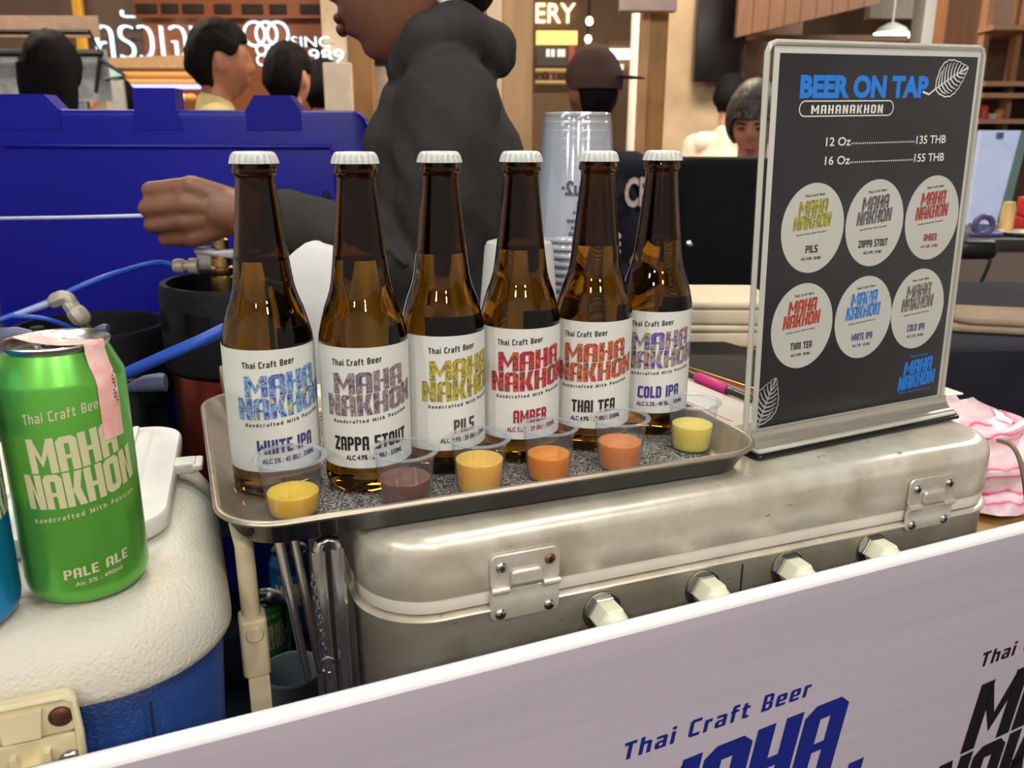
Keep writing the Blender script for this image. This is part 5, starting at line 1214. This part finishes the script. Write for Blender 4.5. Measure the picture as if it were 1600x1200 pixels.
obj('cart_body', MB().box((0, .25, -c_.z / 2 - .10), (.62, .4, c_.z - .24)), mat('cart_grey', (150, 146, 142), .5), t)
for i, x in enumerate((-.21, -.12, .10, .2)): obj('carton', MB().slab(.05, .05, -.16, .06, .008, .004, x, .12), mat('pale_carton', ((214, 200, 184), (190, 180, 176), (150, 160, 180), (206, 190, 160))[i], .5), t)
t = thing('folded_umbrella_board', 'teal and grey slanted board between the cart and the food counter', 'board', PX(185, 120, 4.75)); k_ = PS(1, 4.75)
obj('teal_panel', MB().prism([(-22 * k_, 18 * k_), (12 * k_, 2 * k_), (-14 * k_, -8 * k_)], 0, .02, RX(90)), mat('teal_panel', (150, 196, 198), .5), t, smooth=False); obj('grey_panel', MB().prism([(-20 * k_, -8 * k_), (8 * k_, -4 * k_), (8 * k_, -60 * k_), (-20 * k_, -60 * k_)], 0, .02, RX(90)), mat('grey_panel', (150, 150, 150), .5), t, smooth=False); obj('white_post', MB().cap((-27 * k_, 0, 20 * k_), .012, (-14 * k_, 0, -.35), .012), WHITE, t); obj('stand', MB().box((-.02, .01, (-t.location.z - .18) / 2), (.05, .04, t.location.z - .18)), WHITE, t)
# timber posts of the pergola
POST = [(784, 832, 2.25, PINE, 'pale pine post behind the vendor\'s back'), (550, 582, 2.9, PINED, 'amber pine post just in front of the vendor\'s chin')]
for x0, x1, Y, m, lab in POST: tag(col_px('timber_post', x0, x1, Y, m, .07), lab, 'post', 'pergola posts')
t = thing('timber_post', 'two-tone pine post right of the brown cap', 'post', (PX(1020, 150, 2.9).x, 2.9, 0), 0, 'pergola posts')
k_ = PS(1, 2.9); obj('post_timber', MB().box((3 * k_, .04, 1.75), (30 * k_, .08, 3.5), e=.004), PINED, t); obj('pale_left_face', MB().box((-15 * k_, .02, 1.75), (12 * k_, .06, 3.5), e=.003), PINE, t)  # paler left face of the post, built as its own strip
tag(obj('cream_board', MB().box((PX(529, 136, 2.6).x, 2.6, (PX(529, 98, 2.6).z + .0) / 2), (PS(40, 2.6), .03, PX(529, 98, 2.6).z - .001), e=.004), mat('cream_board', (226, 206, 182), .6)), 'cream board standing left of the amber pine post', 'board')
tag(obj('cream_board', MB().box((PX(596, 136, 3.1).x, 3.1, PX(596, 104, 3.1).z / 2), (PS(30, 3.1), .03, PX(596, 104, 3.1).z - .001), e=.004), bpy.data.materials['cream_board']), 'cream board standing right of the amber pine post', 'board')
tag(obj('dark_bag', MB().slab(PS(34, 3.2), .10, PX(600, 104, 3.2).z + .0005, PX(600, 80, 3.2).z, .03, .03, PX(600, 90, 3.2).x, 3.10), mat('dark_bag', (46, 40, 44), .6)), 'dark bag on top of the right cream board', 'bag')
# middle shop window
t = thing('shop_display', 'warm lit shop display window under the ERY lettering', 'display', PX(868, 150, 7.6)); c_ = Vector(t.location); k_ = PS(1, 7.6)
obj('light_box', MB().box((0, 0, 78 * k_), (58 * k_, .10, 18 * k_)), glow('yellow_lightbox', (250, 206, 110), 1.3), t); obj('menu_screen', MB().box((0, .02, 55 * k_), (56 * k_, .06, 28 * k_)), mat('dark_screen_board', (60, 50, 44), .4), t)
for x in (-14, -7, 2, 8): obj('menu_picture', MB().box((x * k_ + 2 * k_, -.02, 58 * k_), (5 * k_, .02, 10 * k_)), glow('pale_picture', (216, 220, 214), .9), t)
obj('red_panel', MB().box((22 * k_, -.02, 56 * k_), (8 * k_, .03, 30 * k_)), mat('red_panel', (170, 80, 56), .5, emit=.3), t)
for z in (34, 18): obj('shelf', MB().box((0, -.06, z * k_), (60 * k_, .22, 3 * k_)), mat('shelf_gold', (206, 168, 112), .5, emit=.35), t)
for i in range(7): obj('jar', MB().slab(5 * k_, .06, 20 * k_, (27 + (i * 5) % 6) * k_, .01, .01, (-24 + i * 8) * k_, -.08), mat('shop_jar', ((120, 84, 54), (80, 58, 44), (160, 120, 76))[i % 3], .4), t)
obj('counter_front', MB().box((0, .10, -c_.z / 2 + .02), (70 * k_, .4, c_.z)), mat('shop_counter', (120, 90, 60), .5), t)
PEND = glow('pendant_glow', (255, 232, 200), 5.0)
for i, (x, y) in enumerate(((921, 33), (919, 61), (917, 76))):
    Y = 6.6 + i * .4; p = PX(x, y, Y); t = thing('pendant_lamp', ('small pendant lamp, highest of three above the brown cap', 'small pendant lamp, middle one of three above the brown cap', 'small pendant lamp, lowest of three above the brown cap')[i], 'lamp', p, 0, 'pendant lamps'); obj('bulb', MB().ell((0, 0, 0), (.026, .026, .03)), PEND, t); obj('cord', MB().tube([(0, 0, .03), (0, 0, 3.5 - p.z)], .004, 6), BLACK, t)
t = thing('lit_fascia', 'white lit fascia strip right of the brown cap', 'sign', PX(973, 84, 8.13)); obj('fascia_panel', MB().box((0, .03, 0), (PS(42, 8.1), .08, PS(13, 8.1))), glow('white_fascia', (250, 246, 236), 2.2), t); obj('lower_strip', MB().box((-.03, .03, -PS(18, 8)), (PS(14, 8), .06, PS(7, 8))), glow('cream_fascia', (240, 226, 196), 1.0), t); obj('fascia_beam', MB().box((0, .03, PS(18, 8)), (PS(46, 8), .07, PS(4, 8))), BRN, t)
tag(obj('white_pipe', MB().lathe([(.022, 0), (.022, 3.5)], 16, T(PX(990, 120, 4.4).x, 4.4, 0)), WHITE), 'thin white vertical pipe left of the two-tone pine post', 'pipe')
tag(obj('planter_pot', MB().lathe([(.0002, 0), (.10, 0), (.13, .5), (.11, .5), (.10, .46), (.0002, .45)], 24, T(PX(970, 185, 4.9).x, 4.9, 0)), mat('clay_pot', (140, 110, 84), .7)), 'clay planter pot on the floor beyond the brown cap', 'pot')
tag(obj('lamp_housing', MB().slab(PS(80, 2.84), .05, PX(1010, 19, 2.84).z, PX(1010, 19, 2.84).z + .16, .006, .004, PX(1012, 10, 2.84).x, 2.84), mat('pinkish_white', (214, 190, 180), .5)), 'pale box fixed across the top of the two-tone pine post', 'box')
# stone pillar with dark screen, timber walls
tag(col_px('stone_pillar', 1036, 1159, 5.4, BEI, .7), 'broad beige stone pillar behind the right end of the bottles', 'pillar')
p0, p1 = PX(1098, -60, 5.2), PX(1158, 127, 5.2)
t = thing('wall_screen', 'black vertical screen hanging on the stone pillar', 'screen', ((p0.x + p1.x) / 2, 5.3, (p0.z + p1.z) / 2)); obj('screen_face', MB().box((0, 0, 0), (p1.x - p0.x, .10, p0.z - p1.z), e=.006), mat('screen_black', (16, 12, 14), .3), t); obj('side_edge', MB().box(((p1.x - p0.x) / 2 + .02, .05, 0), (.05, .08, p0.z - p1.z)), mat('screen_edge', (84, 66, 60), .5), t)
tag(col_px('timber_cladding', 1160, 1245, 5.6, DKW, .2), 'dark walnut cladding between the stone pillar and the menu stand', 'panel')
t = thing('timber_fascia', 'brown plank fascia sloping above the menu stand', 'panel', PX(1260, 20, 5.0)); k_ = PS(1, 5.0)
for i in range(9): obj('plank', MB().prism([((-100 + i * 22) * k_, (110) * k_), ((-100 + i * 22 + 21) * k_, 110 * k_), ((-100 + i * 22 + 21) * k_, (-34 + (i + 1) * 5) * k_), ((-100 + i * 22) * k_, (-34 + i * 5) * k_)], 0, .05, RX(90)), DKW, t, smooth=False)
tag(obj('timber_rail', MB().box((PX(1290, 62, 5.3).x, 5.3, PX(1290, 60, 5.3).z), (PS(230, 5.3), .05, PS(8, 5.3))), DKW), 'thin brown rail just above the top edge of the menu stand', 'rail')
tag(col_px('timber_post', 1462, 1514, 3.2, mat('brown_timber', (156, 108, 74), .55, var=.10, scale=9, stretch=(6, 6, .6)), .09), 'brown timber post above the right corner of the menu stand', 'post', 'pergola posts')
tag(col_px('white_duct', 1428, 1452, 6.6, WHITE, .2), 'white vertical duct left of the brown timber post', 'duct')
wall_px('ceiling_bulkhead', 1355, 1700, -60, 30, 7.6, mat('bulkhead_white', (216, 208, 196), .7)); 
LAMPW = glow('lamp_white', (236, 255, 250), 7.0)
for lab, x, y, rx_, Y in (('round white pendant lamp at the upper right edge', 1545, 55, 32, 4.2), ('bluish round pendant lamp peeping over the menu stand', 1392, 58, 24, 5.4)):
    p = PX(x, y, Y); t = thing('pendant_lamp', lab, 'lamp', p); w_ = PS(rx_, Y)
    obj('glowing_disc', MB().lathe([(.0002, -.012), (w_ * .96, -.012), (w_, 0), (w_ * .97, .02), (.0002, .022)], 40), LAMPW, t); obj('shade', MB().lathe([(w_ * .98, .022), (w_ * .8, .05), (w_ * .2, .08), (.0002, .082)], 40), WHITE, t); obj('rod', MB().tube([(0, 0, .08), (0, 0, 3.5 - p.z)], .006, 8), WHITE, t)
p = PX(1578, 65, 4.3); t = thing('spot_lamp', 'white cylindrical spot lamp hanging right of the round lamp', 'lamp', p); obj('can', MB().lathe([(.030, -.06), (.030, .06), (.018, .07), (.0002, .07)], 24, RY(-8)), mat('lamp_grey_blue', (190, 206, 236), .4), t); obj('lens', MB().lathe([(.0002, -.064), (.026, -.064), (.029, -.058)], 24, RY(-8)), glow('spot_glow', (255, 246, 210), 3.0), t); obj('stem', MB().tube([(0, 0, .07), (0, 0, 3.5 - p.z)], .008, 8), WHITE, t)
# open shelves of the next stall
t = thing('open_shelf_unit', 'brown open timber shelves at the right edge above the pale screen', 'shelf', (PX(1600, 150, 3.6).x, 3.6, 0)); k_ = PS(1, 3.6)
LAT2 = mat('lattice_timber', (150, 112, 82), .6, var=.1, scale=8)
obj('back_board', MB().box((.12, .30, 1.1), (.64, .02, 2.2)), mat('shelf_back', (98, 74, 60), .7), t)
for x in (1541, 1592, 1660): obj('upright', MB().box((PX(x, 100, 3.6).x - t.location.x, .05, 1.1), (.022, .05, 2.2)), LAT2, t)
for y in (45, 132, 150, 190, 212): obj('shelf_board', MB().box((.12, .12, PX(1570, y, 3.6).z), (.62, .34, .018)), LAT2, t)
def sm(name, lab, cat, x, y, Y, prof, m, n=20): p = PX(x, y, Y); return tag(obj(name, MB().lathe(prof, n), m, None, p), lab, cat)
sh_z = PX(1570, 190, 3.6).z + .0095
def onshelf(name, lab, cat, x, prof, m): return tag(obj(name, MB().lathe(prof, 20), m, None, (PX(x, 190, 3.6).x, 3.66, sh_z)), lab, cat)
onshelf('red_jar', 'red jar on the open shelf right of the menu stand', 'jar', 1546, [(.0002, 0), (.020, 0), (.020, .045), (.014, .055), (.0002, .056)], mat('red_glaze', (206, 70, 50), .4))
onshelf('white_bowl', 'small white bowl on the open shelf, middle of the row', 'bowl', 1562, [(.0002, 0), (.015, 0), (.028, .022), (.026, .022), (.013, .004), (.0002, .003)], WHITE)
onshelf('orange_pot', 'small orange pot on the open shelf at the right edge', 'pot', 1574, [(.0002, 0), (.022, 0), (.026, .03), (.018, .04), (.0002, .041)], mat('orange_glaze', (214, 140, 76), .45))
# neighbouring counter on the right
NB = mat('taupe_panel', (138, 120, 112), .7, var=.05, scale=3)
nz_ = PX(1580, 372, 2.3).z
t = thing('neighbour_counter', 'taupe fronted counter with dark top at the right edge', 'counter', (PX(1560, 380, 2.3).x + .05, 2.55, 0)); obj('counter_front', MB().box((0, 0, (nz_ - .03) / 2), (.75, .5, nz_ - .03)), NB, t); obj('counter_top', MB().slab(.79, .54, nz_ - .03, nz_, .006, .004), mat('dark_worktop', (60, 54, 60), .4), t)
def onc(name, lab, cat, x, Y, mb, m): return tag(obj(name, mb, m, None, (PX(x, 370, Y).x, Y, nz_ + .0006)), lab, cat)
sp0, sp1 = PX(1531, 204, 2.66), PX(1592, 204, 2.66)
t = thing('pale_screen', 'pale blue-white upright panel on the neighbouring counter', 'screen', ((sp0.x + sp1.x) / 2, 2.66, nz_ + .0006)); w_ = sp1.x - sp0.x; h_ = sp0.z - nz_
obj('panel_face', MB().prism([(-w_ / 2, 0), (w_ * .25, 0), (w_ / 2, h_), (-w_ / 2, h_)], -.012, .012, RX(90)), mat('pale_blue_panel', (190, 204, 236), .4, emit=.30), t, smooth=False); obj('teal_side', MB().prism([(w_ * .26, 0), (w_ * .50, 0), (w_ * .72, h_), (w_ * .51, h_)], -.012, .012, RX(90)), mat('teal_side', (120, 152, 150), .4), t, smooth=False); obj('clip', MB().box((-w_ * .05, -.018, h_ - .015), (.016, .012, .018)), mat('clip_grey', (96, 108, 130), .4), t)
onc('squeeze_bottle', 'beige cylindrical bottle on the neighbouring counter in front of the pale panel', 'bottle', 1569, 2.42, MB().lathe([(.0002, 0), (.017, 0), (.018, .004), (.018, .070), (.015, .080), (.015, .086), (.0002, .088)], 24), mat('beige_bottle', (226, 190, 120), .45))
onc('red_box', 'red and white packet at the right edge of the neighbouring counter', 'packet', 1597, 2.44, MB().slab(.05, .04, 0, .045, .006, .004).slab(.046, .038, .0455, .10, .01, .008), mat('red_packet', (204, 52, 52), .4))
onc('white_plate', 'white plate with food on the neighbouring counter', 'plate', 1590, 2.36, MB().lathe([(.0002, 0), (.035, 0), (.055, .012), (.053, .013), (.034, .003), (.0002, .003)], 28), WHITE)
onc('glass_bowl', 'pale glass bowl on the neighbouring counter beside the menu stand', 'bowl', 1532, 2.40, MB().lathe([(.0002, 0), (.022, 0), (.038, .030), (.036, .030), (.020, .004), (.0002, .003)], 28), mat('pale_glass', (176, 200, 232), .2))
tp = onc('tape_dispenser', 'purple-grey tape dispenser beside the menu stand', 'dispenser', 1534, 2.33, MB().tube([(.024 * math.cos(R(a)), 0, .030 + .024 * math.sin(R(a))) for a in range(0, 360, 20)], .0085, 10, closed=True).slab(.085, .03, 0, .012, .006, .004, .01), mat('tape_purple', (96, 88, 140), .4))
t = thing('shoulder_bag', 'black bag with a hanging strap loop in front of the neighbouring counter', 'bag', PX(1508, 420, 1.95), 0); k_ = PS(1, 1.95)
obj('bag_body', MB().slab(62 * k_, .07, 16 * k_, 46 * k_, .02, .015, 6 * k_), BLACK, t); obj('strap', MB().tube(spline([(28 * k_, -.02, 30 * k_), (24 * k_, -.03, 8 * k_), (14 * k_, -.03, -24 * k_), (4 * k_, -.03, -48 * k_), (-8 * k_, -.03, -60 * k_), (-22 * k_, -.03, -52 * k_), (-30 * k_, -.02, 20 * k_)], 6), .004, 8), BLACK, t)
obj('bag_hook', MB().tube([(6 * k_, .034, 44 * k_), (6 * k_, .10, 46 * k_), (6 * k_, .345, 46 * k_)], .004, 8), BLACK, t)
# cloth-covered table with a folded cloth
zc = 1.035
t = thing('black_cloth_table', 'table draped with dark navy cloth right of the menu stand', 'table', (.80, 1.52, 0), R(4)); CLB = cloth('dark_navy_cloth', (34, 34, 44))
obj('tablecloth', MB().rloft(.66, .60, .02, [(.004, .25), (.0, .26), (.003, zc - .02), (.006, zc - .006), (.014, zc), (.1, zc)], 6), CLB, t); 
for sx in (-1, 1):
    for sy in (-1, 1): obj('leg', MB().box((sx * .28, sy * .25, .125), (.03, .03, .248)), STEEL, t)
t = thing('folded_cloth', 'folded brownish-grey cloth lying on the dark cloth table', 'cloth', (.83, 1.36, zc + .0006), R(-14)); FC = cloth('taupe_cloth', (150, 132, 112))
obj('lower_fold', MB().slab(.26, .14, 0, .010, .02, .004), FC, t); obj('upper_fold', MB().slab(.24, .125, .0102, .022, .03, .006, .008, .004), FC, t)
tag(obj('white_card', MB().slab(.150, .035, 0, .0010, .003, .0003), WHITE, None, W(.634, .602, TOPZ + .0004), (0, 0, TH + R(-3))), 'white card lying on the chest, its corner sticking out behind the menu stand', 'card')
# pink striped plastic bag and cable on a crate to the right of the chest
t = thing('timber_crate', 'pale timber crate at the right end of the silver chest', 'crate', W(.815, .655, 0), TH); obj('crate_top', MB().slab(.30, .28, .925, .950, .006, .003), mat('crate_pine', (196, 160, 104), .6, var=.1, scale=8), t); obj('crate_side', MB().slab(.28, .26, 0, .925, .006, .003), mat('crate_dark', (70, 62, 56), .7), t)
t = thing('striped_plastic_bag', 'crumpled pink and white striped plastic bag right of the silver chest', 'bag', W(.800, .668, .9506), TH)
m = bpy.data.materials.new('striped_plastic'); m.use_nodes = True; nt = m.node_tree; b = nt.nodes['Principled BSDF']; b.inputs['Roughness'].default_value = .3
tc = nd(nt, 'ShaderNodeTexCoord'); mp = nd(nt, 'ShaderNodeMapping'); mp.inputs['Rotation'].default_value = (R(8), R(6), 0); nt.links.new(tc.outputs['Object'], mp.inputs[0]); wv = nd(nt, 'ShaderNodeTexWave', bands_direction='Z'); wv.inputs['Scale'].default_value = 11; wv.inputs['Distortion'].default_value = 2.2; wv.inputs['Detail'].default_value = 2; wv.inputs['Detail Scale'].default_value = 3
nt.links.new(mp.outputs[0], wv.inputs['Vector']); r_ = ramp(nt, [(.0, (226, 206, 210)), (.55, (224, 178, 192)), (.78, (214, 70, 118)), (.92, (228, 196, 204))]); nt.links.new(wv.outputs[0], r_.inputs[0]); nt.links.new(r_.outputs[0], b.inputs['Base Color'])
mb = MB(); rings = []
for i in range(15):
    q = i / 14; ring = []
    for j in range(40):
        a = 2 * math.pi * j / 40
        w0 = (.105 * (1 - .20 * q), .125 * (1 - .15 * q)); f = 1 + .10 * noise.noise((math.cos(a) * 2.2, math.sin(a) * 2.2, q * 4)) + .05 * noise.noise((math.cos(a) * 6, math.sin(a) * 6, q * 9))
        f *= math.sin(min(1, .25 + q * 6) * math.pi / 2) * (1 - max(0, q - .75) * 2.2)
        ring.append((w0[0] * f * math.cos(a), w0[1] * f * math.sin(a), .088 * q + .014 * noise.noise((math.cos(a) * 3, math.sin(a) * 3, 5.0)) * q))
    rings.append(ring)
mb.loft(rings); obj('bag_body', mb, m, t, ang=60); obj('bag_handle', MB().tube(spline([(-.03, -.02, .080), (-.06, -.05, .086), (-.03, -.08, .084), (.02, -.07, .088), (.05, -.02, .080)], 6), .006, 8), m, t)
tag(obj('thin_cable', MB().tube(spline([PX(1560, 688, .80), PX(1580, 696, .76), PX(1592, 715, .74), PX(1600, 750, .73), PX(1606, 800, .73), PX(1612, 840, .735)], 6), .0022, 8), mat('olive_cable', (120, 108, 80), .5)), 'thin olive cable looping down in front of the striped bag', 'cable')

bpy.data.scenes.remove(TMP)
